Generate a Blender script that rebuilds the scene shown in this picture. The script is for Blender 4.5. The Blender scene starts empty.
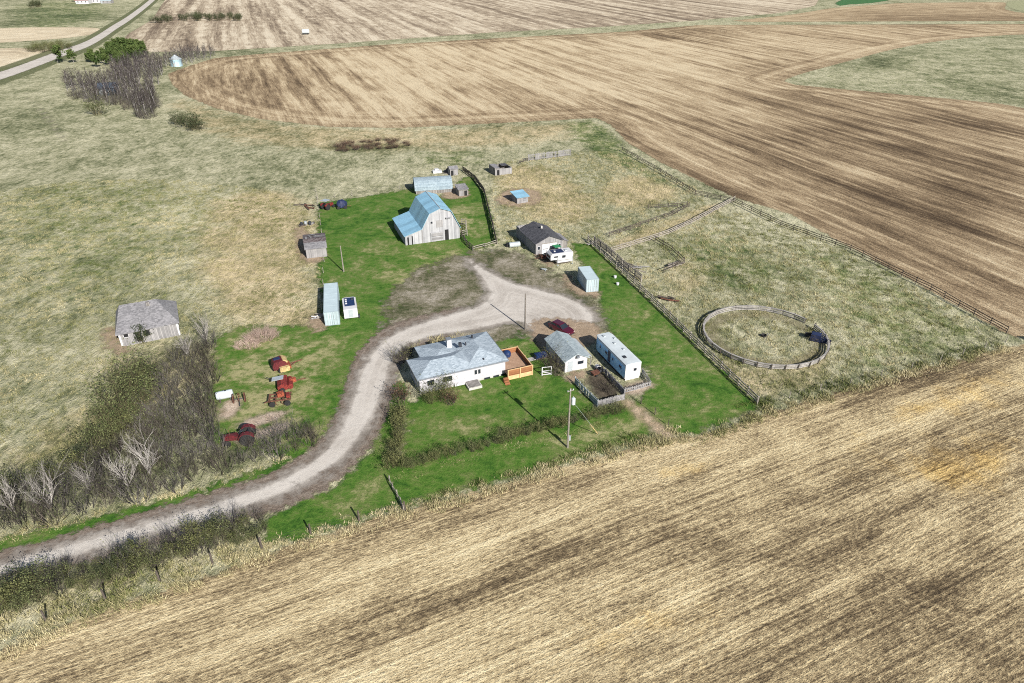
import bpy, math, random
import numpy as np
from mathutils import Vector, Matrix, noise as mnoise

rnd = random.Random(7)
nrs = np.random.RandomState(11)
PI = math.pi
C = bpy.context.scene.collection

# ------------------------------------------------------------------ camera
F, TH, H = 683.0, math.radians(30.5), 55.0
CT, ST = math.cos(TH), math.sin(TH)
cam_d = bpy.data.cameras.new('camera')
cam = bpy.data.objects.new('camera', cam_d)
C.objects.link(cam)
cam.location = (0, 0, H)
cam.rotation_euler = (PI / 2 - TH, 0, 0)
cam_d.sensor_width = 36
cam_d.lens = 36 * F / 1024
cam_d.clip_end = 6000
bpy.context.scene.camera = cam


def at(px, py, z=0.0):
    """ground point seen at a spot of the survey photograph"""
    X = (px - 512) / F
    Y = -(py - 341.5) / F
    t = (H - z) / (ST - Y * CT)
    return (X * t, (CT + Y * ST) * t)


# ------------------------------------------------------------------ light
SUN_EL, SUN_AZ = math.radians(31), math.radians(-57)      # azimuth from +x, counter-clockwise
sc = bpy.context.scene
w = bpy.data.worlds.new('World')
sc.world = w
w.use_nodes = True
wn = w.node_tree
bg = wn.nodes['Background']
sky = wn.nodes.new('ShaderNodeTexSky')
sky.sky_type = 'NISHITA'
sky.sun_disc = False
sky.sun_elevation = SUN_EL
sky.sun_rotation = PI / 2 - SUN_AZ
wn.links.new(sky.outputs[0], bg.inputs[0])
bg.inputs[1].default_value = 0.055
sd = bpy.data.lights.new('sun', 'SUN')
sd.energy = 5.0
sd.angle = math.radians(0.5)
sd.color = (1.0, 0.95, 0.87)
so = bpy.data.objects.new('sun', sd)
C.objects.link(so)
d = Vector((math.cos(SUN_AZ) * math.cos(SUN_EL), math.sin(SUN_AZ) * math.cos(SUN_EL), math.sin(SUN_EL)))
so.rotation_euler = d.to_track_quat('Z', 'Y').to_euler()
so.location = (60, -80, 120)
sc.view_settings.view_transform = 'Standard'
sc.view_settings.look = 'None'
sc.view_settings.exposure = 0.82
sc.view_settings.gamma = 1.0
sc.cycles.max_bounces = 5
sc.cycles.use_denoising = False
sc.cycles.filter_width = 1.05
sc.cycles.sample_clamp_indirect = 4
sc.cycles.transparent_max_bounces = 16


# ------------------------------------------------------------------ node helper
class NT:
    def __init__(s, name):
        s.m = bpy.data.materials.new(name)
        s.m.use_nodes = True
        s.t = s.m.node_tree
        s.t.nodes.clear()
        s.out = s.t.nodes.new('ShaderNodeOutputMaterial')
        s.pos = s.t.nodes.new('ShaderNodeNewGeometry').outputs['Position']

    def n(s, t, **kw):
        o = s.t.nodes.new(t)
        for k, v in kw.items():
            setattr(o, k, v)
        return o

    def set(s, sock, v):
        if hasattr(v, 'default_value') or hasattr(v, 'links'):
            s.t.links.new(v, sock)
        elif isinstance(v, (tuple, list)) and len(v) == 3 and sock.type == 'RGBA':
            sock.default_value = (*v, 1)
        else:
            sock.default_value = v

    def objco(s):
        return s.n('ShaderNodeTexCoord').outputs['Object']

    def noise(s, scale, detail=4, rough=.6, vec=None, dist=0.0, col=False):
        o = s.n('ShaderNodeTexNoise')
        s.set(o.inputs['Vector'], vec if vec is not None else s.pos)
        o.inputs['Scale'].default_value = scale
        o.inputs['Detail'].default_value = detail
        o.inputs['Roughness'].default_value = rough
        o.inputs['Distortion'].default_value = dist
        return o.outputs['Color' if col else 'Fac']

    def voro(s, scale, vec=None, out='Distance', rand=1.0):
        o = s.n('ShaderNodeTexVoronoi')
        s.set(o.inputs['Vector'], vec if vec is not None else s.pos)
        o.inputs['Scale'].default_value = scale
        o.inputs['Randomness'].default_value = rand
        return o.outputs[out]

    def map(s, rot=0.0, scale=(1, 1, 1), vec=None, loc=(0, 0, 0), rx=0.0):
        # rotate by -rot, then stretch
        a = s.n('ShaderNodeVectorRotate', rotation_type='Z_AXIS')
        s.set(a.inputs['Vector'], vec if vec is not None else s.pos)
        a.inputs['Angle'].default_value = -rot
        b = s.n('ShaderNodeVectorMath', operation='MULTIPLY')
        s.set(b.inputs[0], a.outputs[0])
        b.inputs[1].default_value = scale
        c = s.n('ShaderNodeVectorMath', operation='ADD')
        s.set(c.inputs[0], b.outputs[0])
        c.inputs[1].default_value = loc
        return c.outputs[0]

    def ma(s, op, a, b=0.0, clamp=False):
        o = s.n('ShaderNodeMath', operation=op, use_clamp=clamp)
        s.set(o.inputs[0], a)
        s.set(o.inputs[1], b)
        return o.outputs[0]

    def rng(s, v, a, b, c=0.0, d=1.0, smooth=True):
        o = s.n('ShaderNodeMapRange', interpolation_type='SMOOTHSTEP' if smooth else 'LINEAR')
        s.set(o.inputs[0], v)
        for i, q in enumerate((a, b, c, d)):
            s.set(o.inputs[i + 1], q)
        return o.outputs[0]

    def ramp(s, fac, stops):
        o = s.n('ShaderNodeValToRGB')
        s.set(o.inputs[0], fac)
        e = o.color_ramp.elements
        while len(e) < len(stops):
            e.new(0.5)
        for i, (p, c) in enumerate(stops):
            e[i].position = p
            e[i].color = (*c, 1)
        return o.outputs[0]

    def mix(s, fac, a, b, mode='MIX'):
        o = s.n('ShaderNodeMix', data_type='RGBA', blend_type=mode)
        s.set(o.inputs[0], fac)
        s.set(o.inputs[6], a)
        s.set(o.inputs[7], b)
        return o.outputs[2]

    def gain(s, v, g, c=.5):
        return s.ma('ADD', s.ma('MULTIPLY', s.ma('SUBTRACT', v, c), g), .5)

    def attr(s, name, out='Fac'):
        o = s.n('ShaderNodeAttribute', attribute_name=name)
        return o.outputs[out]

    def sep(s, v):
        o = s.n('ShaderNodeSeparateXYZ')
        s.set(o.inputs[0], v)
        return o.outputs

    def bump(s, h, dist=.1, strength=1.0):
        o = s.n('ShaderNodeBump')
        s.set(o.inputs['Height'], h)
        o.inputs['Distance'].default_value = dist
        o.inputs['Strength'].default_value = strength
        return o.outputs[0]

    def bsdf(s, col, rough=.8, normal=None, metal=0.0, spec=.3, alpha=None, coat=0.0):
        o = s.n('ShaderNodeBsdfPrincipled')
        s.set(o.inputs['Base Color'], col)
        s.set(o.inputs['Roughness'], rough)
        s.set(o.inputs['Metallic'], metal)
        o.inputs['Specular IOR Level'].default_value = spec
        o.inputs['Coat Weight'].default_value = coat
        if normal is not None:
            s.set(o.inputs['Normal'], normal)
        sh = o.outputs[0]
        if alpha is not None:
            t = s.n('ShaderNodeBsdfTransparent')
            x = s.n('ShaderNodeMixShader')
            s.set(x.inputs[0], alpha)
            s.t.links.new(t.outputs[0], x.inputs[1])
            s.t.links.new(sh, x.inputs[2])
            sh = x.outputs[0]
        s.t.links.new(sh, s.out.inputs['Surface'])
        return s.m


# ------------------------------------------------------------------ ground lattice
def axis(a, b, lo, hi, g=1.055):
    v = list(np.arange(a, b + .5, 1.0))
    st = 1.0
    x = a
    left = []
    while x > lo:
        st *= g
        x -= st
        left.append(x)
    st = 1.0
    x = b
    while x < hi:
        st *= g
        x += st
        v.append(x)
    return np.array(left[::-1] + v)


AX = axis(-95, 100, -2600, 2600)
AY = axis(25, 205, -700, 3600, 1.045)
GX, GY = np.meshgrid(AX, AY)          # [iy, ix]
NX, NY = len(AX), len(AY)


def sdf(poly, X=None, Y=None):
    """signed distance in metres, positive inside"""
    X = GX if X is None else X
    Y = GY if Y is None else Y
    P = np.asarray(poly, float)
    d2 = np.full(X.shape, 1e18)
    ins = np.zeros(X.shape, bool)
    for (x0, y0), (x1, y1) in zip(P, np.roll(P, -1, 0)):
        ex, ey = x1 - x0, y1 - y0
        L = ex * ex + ey * ey + 1e-12
        t = np.clip(((X - x0) * ex + (Y - y0) * ey) / L, 0, 1)
        d2 = np.minimum(d2, (X - x0 - t * ex) ** 2 + (Y - y0 - t * ey) ** 2)
        c = ((y0 > Y) != (y1 > Y))
        with np.errstate(divide='ignore', invalid='ignore'):
            ins ^= c & (X < ex * (Y - y0) / (ey if abs(ey) > 1e-9 else 1e-9) + x0)
    return np.where(ins, 1, -1) * np.sqrt(d2)


def smooth_poly(P, n=1):
    P = np.asarray(P, float)
    for _ in range(n):
        Q = np.roll(P, -1, 0)
        P = np.stack([.75 * P + .25 * Q, .25 * P + .75 * Q], 1).reshape(-1, 2)
    return P


def px(*pts, sm=1):
    P = [at(*p) for p in pts]
    return smooth_poly(P, sm) if sm else np.array(P)


def sheet(name, d, z, mat, margin=1.2, attrs=None, label=None):
    cell = np.maximum.reduce([d[:-1, :-1], d[1:, :-1], d[:-1, 1:], d[1:, 1:]]) > -margin
    iy, ix = np.nonzero(cell)
    idx = np.stack([iy * NX + ix, iy * NX + ix + 1, (iy + 1) * NX + ix + 1, (iy + 1) * NX + ix], 1)
    used, inv = np.unique(idx, return_inverse=True)
    inv = inv.reshape(idx.shape)
    co = np.stack([GX.ravel()[used], GY.ravel()[used], np.full(len(used), z)], 1)
    me = bpy.data.meshes.new(name)
    me.from_pydata(co.tolist(), [], inv.tolist())
    for k, v in {'edge': d, **(attrs or {})}.items():
        a = me.attributes.new(k, 'FLOAT', 'POINT')
        a.data.foreach_set('value', np.clip(v.ravel()[used], -400, 400).astype(np.float32))
    me.materials.append(mat)
    o = bpy.data.objects.new(name, me)
    C.objects.link(o)
    o['kind'] = 'structure'
    return o


def ss(x, a, b):
    t = np.clip((x - a) / (b - a), 0, 1)
    return t * t * (3 - 2 * t)


def ragged(t, w=.5, scale=.9, soft=.35):
    """ragged sheet outline"""
    e = t.attr('edge')
    n = t.noise(scale, 5, .7)
    v = t.ma('ADD', e, t.ma('MULTIPLY', t.ma('SUBTRACT', n, .5), w * 4))
    return t.rng(v, -soft, soft)


# ---- ground materials
R_GRASS = math.radians(6)


def mat_pasture():
    t = NT('pasture')
    big = t.noise(.022, 5, .6, dist=.6)
    mid = t.noise(1, 6, .68, t.map(R_GRASS, (.2, .12, 1)), dist=.4)
    cl = t.noise(1, 4, .68, t.map(R_GRASS, (.95, .5, 1)), dist=.5)
    fine = t.noise(1, 3, .65, t.map(R_GRASS, (5, 2.2, 1)))
    v = t.ma('ADD', t.ma('MULTIPLY', mid, .62), t.ma('MULTIPLY', cl, .58))
    v = t.ma('ADD', v, t.ma('MULTIPLY', fine, .20))
    v = t.ma('ADD', v, t.ma('MULTIPLY', big, .45))
    v = t.ma('ADD', v, -.405)
    v = t.gain(v, 1.5)
    v = t.ma('ADD', v, t.ma('MULTIPLY', t.attr('tan'), .06))
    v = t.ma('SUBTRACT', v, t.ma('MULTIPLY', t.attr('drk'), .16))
    col = t.ramp(v, [(.20, (.062, .072, .036)), (.36, (.14, .15, .08)), (.48, (.235, .235, .142)),
                     (.60, (.335, .322, .212)), (.80, (.475, .45, .315))])
    warm = t.mix(1.0, col, (1.1, .92, .8), 'MULTIPLY')
    col = t.mix(t.ma('MULTIPLY', t.rng(t.ma('ADD', t.attr('tan'), t.ma('MULTIPLY', t.ma('SUBTRACT', t.noise(.12, 7, .75), .5), 2.4)), .2, 1.1), .75), col, warm)
    grn = t.ramp(v, [(.24, (.03, .055, .016)), (.42, (.075, .11, .035)), (.58, (.17, .19, .08)), (.78, (.36, .35, .20))])
    gm = t.rng(t.ma('ADD', t.attr('grn'), t.ma('MULTIPLY', t.ma('SUBTRACT', t.noise(.28, 6, .7), .5), 1.9)), .3, .85)
    col = t.mix(gm, col, grn)
    hgt = t.ma('ADD', t.ma('MULTIPLY', cl, .8), t.ma('MULTIPLY', fine, .35))
    return t.bsdf(col, .95, t.bump(hgt, .6, 1.0), spec=.1)


def mat_lawn():
    t = NT('lawn')
    big = t.noise(.17, 6, .68, dist=.8)
    cl = t.noise(.9, 5, .72)
    fine = t.noise(6.5, 3, .7)
    v = t.ma('ADD', t.ma('MULTIPLY', big, .62), t.ma('MULTIPLY', cl, .42))
    v = t.ma('ADD', v, t.ma('MULTIPLY', fine, .16))
    v = t.ma('ADD', v, -.09)
    v = t.gain(v, 1.8)
    tn = t.ma('MULTIPLY', t.attr('tan'), t.rng(t.noise(.35, 6, .72), .32, .62))
    v = t.ma('ADD', v, t.ma('MULTIPLY', tn, .36))
    col = t.ramp(v, [(.20, (.014, .042, .007)), (.36, (.034, .092, .013)), (.50, (.066, .135, .021)),
                     (.66, (.115, .15, .045)), (.86, (.27, .255, .13))])
    n = t.bump(t.ma('ADD', cl, t.ma('MULTIPLY', fine, .5)), .18, .9)
    return t.bsdf(col, .95, n, spec=.1, alpha=ragged(t, 1.3, .6, .6))


def mat_field(name, rot, stops, contour=0.0, rows=.34, row_amt=.18, streak=1.0, yellow=0.0, seedo=0.0, big_sc=.018, fs=((.05, .95, 1), (.5, 3.2, 1)), turn=None, wander=10, ls=(.02, .2), ps=(.07, .2)):
    """stubble: long streaks and drill rows along rot, headland passes along the border"""
    t = NT(name)
    L = (seedo * 37.1, seedo * 11.3, 0)
    e = t.attr('edge')
    # wander of the rows
    wob = t.noise(.012, 3, .5, col=True)
    wv = t.n('ShaderNodeVectorMath', operation='MULTIPLY_ADD')
    t.set(wv.inputs[0], wob)
    wv.inputs[1].default_value = (wander, wander, 0)
    t.set(wv.inputs[2], t.pos)
    P = wv.outputs[0]
    s1 = t.noise(1, 5, .62, t.map(rot, (*ls, 1), P, L))
    s2 = t.noise(1, 6, .72, t.map(rot, fs[0], P, L))
    s3 = t.noise(1, 4, .7, t.map(rot, fs[1], P, L))
    big = t.noise(big_sc, 5, .62, t.map(rot, (.55, 1, 1), t.pos, L), dist=.8)
    clod = t.noise(1.6, 5, .75)
    fine = t.noise(5.0, 3, .75)
    if contour:
        ce = t.n('ShaderNodeCombineXYZ')
        t.set(ce.inputs[0], e)
        c1 = t.noise(.16, 5, .65, ce.outputs[0])
        ww = t.rng(e, contour, contour * .45)
        s1 = t.ma('ADD', t.ma('MULTIPLY', s1, t.ma('SUBTRACT', 1, ww)), t.ma('MULTIPLY', c1, ww))
    pat = t.noise(1, 5, .7, t.map(rot, (*ps, 1), P, (L[0] + 5, L[1], 0)))
    v = t.ma('MULTIPLY', s1, .46 * streak)
    v = t.ma('ADD', v, t.ma('MULTIPLY', pat, .34))
    v = t.ma('ADD', v, t.ma('MULTIPLY', s2, .46))
    v = t.ma('ADD', v, t.ma('MULTIPLY', s3, .30))
    v = t.ma('ADD', v, t.ma('MULTIPLY', big, .40))
    v = t.ma('ADD', v, t.ma('MULTIPLY', clod, .34))
    v = t.ma('ADD', v, t.ma('MULTIPLY', fine, .20))
    v = t.ma('ADD', v, -.5 - .24 - .23 * streak + .23)
    v = t.gain(v, 1.9, .48)
    if turn:
        dv = t.n('ShaderNodeVectorMath', operation='DISTANCE')
        t.set(dv.inputs[0], t.pos)
        dv.inputs[1].default_value = (*turn, 0)
        rr = dv.outputs[1]
        ce2 = t.n('ShaderNodeCombineXYZ')
        t.set(ce2.inputs[0], rr)
        rn = t.noise(1.5, 3, .6, ce2.outputs[0])
        mk = t.ma('MULTIPLY', t.ma('MULTIPLY', t.rng(rr, 3.5, 6), t.rng(rr, 13, 9)), t.rng(t.sep(t.pos)[0], turn[0] + 2.5, turn[0] - 3.5))
        v = t.ma('ADD', v, t.ma('MULTIPLY', t.ma('MULTIPLY', t.ma('SUBTRACT', rn, .54), mk), .4))
    if row_amt:
        y = t.sep(t.map(rot, (1, 1, 1), P))[1]
        sn = t.ma('SINE', t.ma('MULTIPLY', y, 2 * PI / rows))
        if rows > 3:
            sn = t.ma('POWER', t.ma('ABSOLUTE', sn), 7.0)
        rm = t.rng(t.noise(.07, 4, .6), .38, .66)
        rowv = t.ma('MULTIPLY', t.ma('MULTIPLY', sn, row_amt), rm)
        v = t.ma('ADD', v, rowv)
    v = t.ma('ADD', v, t.ma('MULTIPLY', t.attr('tan'), .12))
    v = t.ma('SUBTRACT', v, t.ma('MULTIPLY', t.attr('drk'), .19))
    col = t.ramp(v, stops)
    if yellow:
        ym = t.rng(t.ma('ADD', t.attr('yel'), t.ma('MULTIPLY', t.ma('SUBTRACT', t.noise(.22, 7, .75), .5), 2.2)), .35, 1.25)
        col = t.mix(t.ma('MULTIPLY', ym, yellow), col, t.mix(1, col, (1.16, .98, .60), 'MULTIPLY'))
    h = t.ma('ADD', t.ma('MULTIPLY', s3, .8), t.ma('ADD', t.ma('MULTIPLY', clod, .7), t.ma('MULTIPLY', fine, .5)))
    return t.bsdf(col, .95, t.bump(h, .32, .9), spec=.1, alpha=ragged(t, .8, .5, .4))


def mat_gravel(dark=0.0):
    t = NT('gravel')
    e = t.attr('edge')
    ce = t.n('ShaderNodeCombineXYZ')
    t.set(ce.inputs[0], e)
    wheel = t.noise(.75, 3, .6, ce.outputs[0])
    big = t.noise(.12, 5, .6)
    cl = t.noise(1.3, 6, .72)
    fine = t.noise(9, 3, .7)
    v = t.ma('ADD', t.ma('MULTIPLY', big, .4), t.ma('MULTIPLY', cl, .24))
    v = t.ma('ADD', v, t.ma('MULTIPLY', fine, .10))
    v = t.ma('ADD', v, t.ma('MULTIPLY', wheel, .5))
    v = t.ma('ADD', v, t.rng(e, 0, 1.4, -.26 - dark, -.13 - dark))
    trk = t.ma('MULTIPLY', t.rng(t.ma('ABSOLUTE', t.ma('SUBTRACT', e, 1.25)), .65, .2), t.rng(t.noise(.3, 4, .6), .3, .6))
    v = t.ma('ADD', v, t.ma('MULTIPLY', trk, .10))
    v = t.ma('SUBTRACT', v, t.ma('MULTIPLY', t.rng(t.ma('ABSOLUTE', t.ma('SUBTRACT', e, 2.4)), .6, .1), .05))
    col = t.ramp(v, [(.22, (.17, .148, .125)), (.37, (.31, .28, .25)), (.52, (.44, .408, .372)), (.78, (.54, .508, .47))])
    return t.bsdf(col, .95, t.bump(t.ma('ADD', fine, cl), .08, .7), spec=.15, alpha=ragged(t, 1.5, .5, 1.2))


def mat_verge():
    t = NT('verge')
    e = t.attr('edge')
    ce = t.n('ShaderNodeCombineXYZ')
    t.set(ce.inputs[0], e)
    rut = t.noise(2.2, 3, .6, ce.outputs[0])
    cl = t.noise(1.0, 6, .75)
    fine = t.noise(6, 4, .75)
    v = t.ma('ADD', t.ma('MULTIPLY', rut, .35), t.ma('MULTIPLY', cl, .45))
    v = t.ma('ADD', v, t.ma('MULTIPLY', fine, .3))
    col = t.ramp(v, [(.36, (.07, .055, .043)), (.52, (.165, .13, .105)), (.66, (.29, .245, .205)), (.8, (.42, .37, .315))])
    return t.bsdf(col, .95, t.bump(t.ma('ADD', fine, cl), .2, .9), spec=.1, alpha=ragged(t, 1.0, .9, .35))


def mat_worn():
    t = NT('worn_yard')
    big = t.noise(.14, 6, .68, dist=.6)
    cl = t.noise(1.1, 6, .75)
    fine = t.noise(7, 4, .75)
    v = t.ma('ADD', t.ma('MULTIPLY', big, .6), t.ma('MULTIPLY', cl, .4))
    v = t.ma('ADD', v, t.ma('MULTIPLY', fine, .3))
    v = t.gain(t.ma('ADD', v, -.15), 1.6)
    col = t.ramp(v, [(.26, (.04, .056, .022)), (.40, (.092, .094, .05)), (.52, (.18, .162, .115)), (.66, (.31, .28, .23)), (.82, (.46, .42, .37))])
    return t.bsdf(col, .95, t.bump(t.ma('ADD', fine, cl), .16, .9), spec=.1, alpha=ragged(t, 3.6, .3, 1.6))


def mat_patch(name, c0, c1, w=.9, amt=.85):
    t = NT(name)
    cl = t.noise(.8, 6, .72)
    fine = t.noise(6, 4, .75)
    v = t.ma('ADD', t.ma('MULTIPLY', cl, .6), t.ma('MULTIPLY', fine, .45))
    col = t.ramp(v, [(.38, c0), (.66, c1)])
    a = t.ma('MULTIPLY', ragged(t, w, .7, .8), amt)
    return t.bsdf(col, .95, t.bump(t.ma('ADD', fine, cl), .2, .9), spec=.1, alpha=a)


# ---- regions
Z = np.zeros_like(GX)


def blobs(*items):
    """soft painted land cover: polygons of plan outline with a feather in metres"""
    out = np.zeros_like(GX)
    for wt, fe, P in items:
        out = np.maximum(out, wt * ss(sdf(P), -fe, fe))
    return out


p_tan = blobs(
    (1.0, 6, px((215, 190), (318, 190), (324, 330), (300, 335), (215, 322), (190, 250))),
    (.8, 6, px((95, 330), (130, 355), (210, 335), (225, 370), (150, 420), (70, 462), (0, 485), (0, 445), (100, 395))),
    (.9, 9, px((160, 92), (260, 122), (400, 130), (590, 120), (600, 128), (520, 150), (330, 152), (200, 140))),
    (1.0, 5, px((495, 165), (560, 165), (610, 215), (560, 230), (520, 215), (500, 195))),
    (1.1, 4, px((600, 185), (640, 172), (690, 195), (640, 212), (606, 205))),
    (1.0, 3, px((610, 245), (615, 238), (668, 222), (720, 200), (725, 206), (680, 230), (620, 252))),
    (.7, 4, px((650, 262), (700, 255), (720, 290), (680, 300), (650, 280))),
    (.8, 3, px((700, 375), (757, 402), (840, 380), (830, 345), (760, 372), (720, 355))),
    (.7, 5, px((0, 590), (140, 560), (265, 535), (300, 545), (200, 580), (0, 655))),
)
p_grn = blobs(
    (.6, 8, px((780, 225), (1000, 325), (1010, 350), (850, 385), (835, 330), (800, 300))),
    (.55, 4, px((640, 250), (720, 220), (800, 260), (780, 300), (720, 290))),
    (.7, 4, px((560, 120), (602, 120), (640, 160), (690, 195), (640, 175), (580, 150))),
    (.6, 30, px((0, 0), (130, 0), (110, 25), (0, 40))),
    (.34, 10, px((780, 80), (860, 58), (1024, 36), (1024, 105), (900, 95))),
    (.55, 8, px((400, 150), (500, 148), (480, 170), (410, 168))),
    (.5, 14, px((-40, 190), (160, 170), (260, 210), (160, 290), (0, 330))),
    (.65, 3, px((500, 232), (575, 240), (600, 252), (560, 262), (500, 250))),
)
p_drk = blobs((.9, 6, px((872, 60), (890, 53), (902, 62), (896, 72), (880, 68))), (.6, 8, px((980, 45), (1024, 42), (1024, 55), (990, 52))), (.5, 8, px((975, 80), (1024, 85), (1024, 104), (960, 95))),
    (.5, 5, px((165, 96), (215, 112), (262, 126), (320, 132), (318, 138), (250, 134), (200, 122))), (.45, 5, px((160, 240), (110, 250), (60, 300), (80, 310), (150, 270))),  # first band: scrub, its dark also painting the gully shading on flat ground
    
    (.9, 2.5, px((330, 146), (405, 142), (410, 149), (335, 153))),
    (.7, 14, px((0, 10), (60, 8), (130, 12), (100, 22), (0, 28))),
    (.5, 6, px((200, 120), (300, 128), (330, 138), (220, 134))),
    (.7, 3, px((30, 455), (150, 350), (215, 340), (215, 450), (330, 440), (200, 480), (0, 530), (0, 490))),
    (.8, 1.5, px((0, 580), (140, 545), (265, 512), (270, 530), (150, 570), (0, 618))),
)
ones = np.full_like(GX, 400.0)
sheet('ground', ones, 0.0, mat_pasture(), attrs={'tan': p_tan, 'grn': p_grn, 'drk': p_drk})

# near stubble field
R_TURN = 0
P_near = np.array([at(*p) for p in [(-60, 668), (0, 652), (70, 622), (135, 600), (210, 575), (262, 556), (330, 533), (404, 511), (480, 490), (560, 468),
                                    (640, 446), (676, 436), (700, 437), (757, 417), (850, 390), (940, 365), (1008, 348), (1040, 341), (1130, 318)]] +
                  [(330, 180), (330, -200), (-200, -200), (-160, 0)])
d_near = sdf(P_near)
n_drk = blobs((.45, 6, px((700, 520), (830, 500), (900, 540), (1024, 500), (1024, 683), (900, 640), (760, 620))),
              (.8, 3, px((520, 560), (640, 520), (700, 530), (560, 590), (380, 640), (330, 625))),
              (.6, 3, px((160, 570), (420, 508), (600, 470), (610, 480), (400, 540), (200, 600))),
              (.9, 3, px((760, 400), (900, 372), (1000, 352), (1000, 362), (880, 395), (770, 412))))
n_yel = blobs((.45, 10, px((700, 450), (1024, 370), (1024, 500), (840, 500))), (1.0, 5, px((860, 460), (1024, 425), (1024, 500), (900, 490))), (1.0, 2.5, px((660, 466), (715, 460), (700, 480), (660, 480))),
              (.9, 6, px((880, 400), (1024, 360), (1024, 400), (900, 430))), (.6, 8, px((560, 600), (720, 560), (760, 683), (560, 683))))
R = math.radians
near_st = [(.14, (.05, .037, .024)), (.34, (.14, .105, .062)), (.48, (.30, .235, .138)), (.60, (.475, .385, .23)), (.80, (.64, .545, .35))]
sheet('stubble_field', d_near, .03, mat_field('near_stubble', R(25.6), near_st, rows=.62, row_amt=.035, yellow=.8, streak=.72, fs=((.018, 2.9, 1), (1.3, 4.6, 1)), wander=2.5, ps=(.13, .36), turn=at(945, 556)),
      attrs={'drk': n_drk, 'tan': Z, 'yel': n_yel})

# big field round the north and east of the yard
P_ne = np.array([at(*p) for p in [(1130, 372), (1040, 345), (1010, 335), (940, 296), (850, 247), (790, 214), (733, 197), (660, 162), (627, 142), (610, 124), (596, 118), (560, 120),
                                  (500, 123), (400, 128), (330, 127), (260, 119), (215, 108), (186, 96), (172, 84), (168, 74), (186, 67), (215, 58), (260, 54),
                                  (380, 45), (500, 38), (620, 32), (700, 25), (1024, 24), (1200, 22)]])
d_ne = sdf(P_ne)
d_wedge = sdf(px((776, 83), (800, 74), (830, 66), (900, 47), (960, 38), (1024, 34), (1200, 30), (1200, 150), (1024, 106), (930, 97), (850, 90), sm=1))
d_ne = np.minimum(d_ne, -d_wedge)
e_drk = blobs((.9, 10, px((700, 130), (1024, 108), (1024, 260), (860, 200))), (.6, 12, px((800, 200), (900, 220), (1024, 290), (1024, 320), (900, 270))),
              (.7, 14, px((180, 75), (330, 78), (330, 108), (230, 108), (185, 92))), (.6, 3, px((605, 124), (640, 140), (1000, 325), (1000, 335), (700, 185))))
e_tan = blobs((1.6, 22, px((300, 55), (620, 35), (760, 50), (700, 90), (520, 110), (330, 108))), (.7, 18, px((700, 27), (1024, 27), (1024, 32), (760, 75))))
ne_st = [(.16, (.062, .042, .026)), (.34, (.135, .096, .058)), (.50, (.235, .172, .106)), (.66, (.37, .285, .18)), (.88, (.53, .44, .30))]
sheet('stubble_field', d_ne, .03, mat_field('north_stubble', R(-68), ne_st, contour=26, rows=9.0, row_amt=.19, streak=1.55, wander=5, ls=(.006, .15), seedo=1),
      attrs={'drk': e_drk, 'tan': e_tan, 'yel': Z})

# fields beyond the grassy strip
P_up = np.array([at(*p) for p in [(152, 20), (128, 34), (120, 44), (150, 52), (215, 51), (330, 44), (500, 32), (600, 27), (690, 21), (780, 13), (815, 6), (830, -20), (760, -34), (200, -34), (165, 0)]])
up_st = [(.16, (.10, .075, .055)), (.36, (.175, .135, .098)), (.52, (.27, .215, .155)), (.66, (.41, .34, .25)), (.86, (.55, .48, .37))]
m_up = mat_field('far_stubble', R(-70), up_st, contour=0, rows=26.0, row_amt=.30, streak=1.7, wander=6, ls=(.004, .10), seedo=2, big_sc=.006)
sheet('stubble_field', sdf(P_up), .03, m_up, margin=12, attrs={'drk': Z, 'tan': Z, 'yel': Z})
P_ur = np.array([at(*p) for p in [(832, 8), (900, 3), (1010, 2), (1003, 9), (1024, 14), (1150, 12), (1150, 20), (1024, 21), (720, 22), (790, 15)]])
sheet('stubble_field', sdf(P_ur), .05, mat_field('far_stubble_tan', R(3), ne_st, contour=40, rows=14.0, row_amt=.05, seedo=3, big_sc=.006),
      margin=12, attrs={'drk': Z, 'tan': Z + .3, 'yel': Z})
pale_st = [(.2, (.26, .21, .15)), (.4, (.40, .33, .23)), (.6, (.53, .45, .32)), (.8, (.62, .55, .42))]
m_pale = mat_field('pale_stubble', R(8), pale_st, contour=60, rows=12.0, row_amt=.03, seedo=4)
for q in (((-80, 33), (0, 28), (60, 27), (106, 28), (95, 34), (72, 38), (0, 43), (-80, 46)), ((-80, 52), (0, 48), (35, 48), (62, 52), (40, 59), (0, 69), (-80, 82))):
    sheet('pale_field', sdf(px(*q)), .03, m_pale, margin=6, attrs={'drk': Z, 'tan': Z, 'yel': Z})

sheet('green_field', sdf(px((826, 7.5), (850, 4.5), (880, 2.5), (905, -4), (940, -16), (880, -16), (850, -4))), .06, mat_patch('winter_wheat', (.03, .10, .04), (.07, .16, .06), 2, 1.0), margin=8)
sheet('green_field', sdf(px((1004, 5), (1012, 9), (1024, 12), (1060, 18), (1060, 4), (1024, 0), (1010, 0))), .06, mat_patch('rough_pasture', (.16, .18, .09), (.36, .35, .23), 2, 1.0), margin=8)
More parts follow.
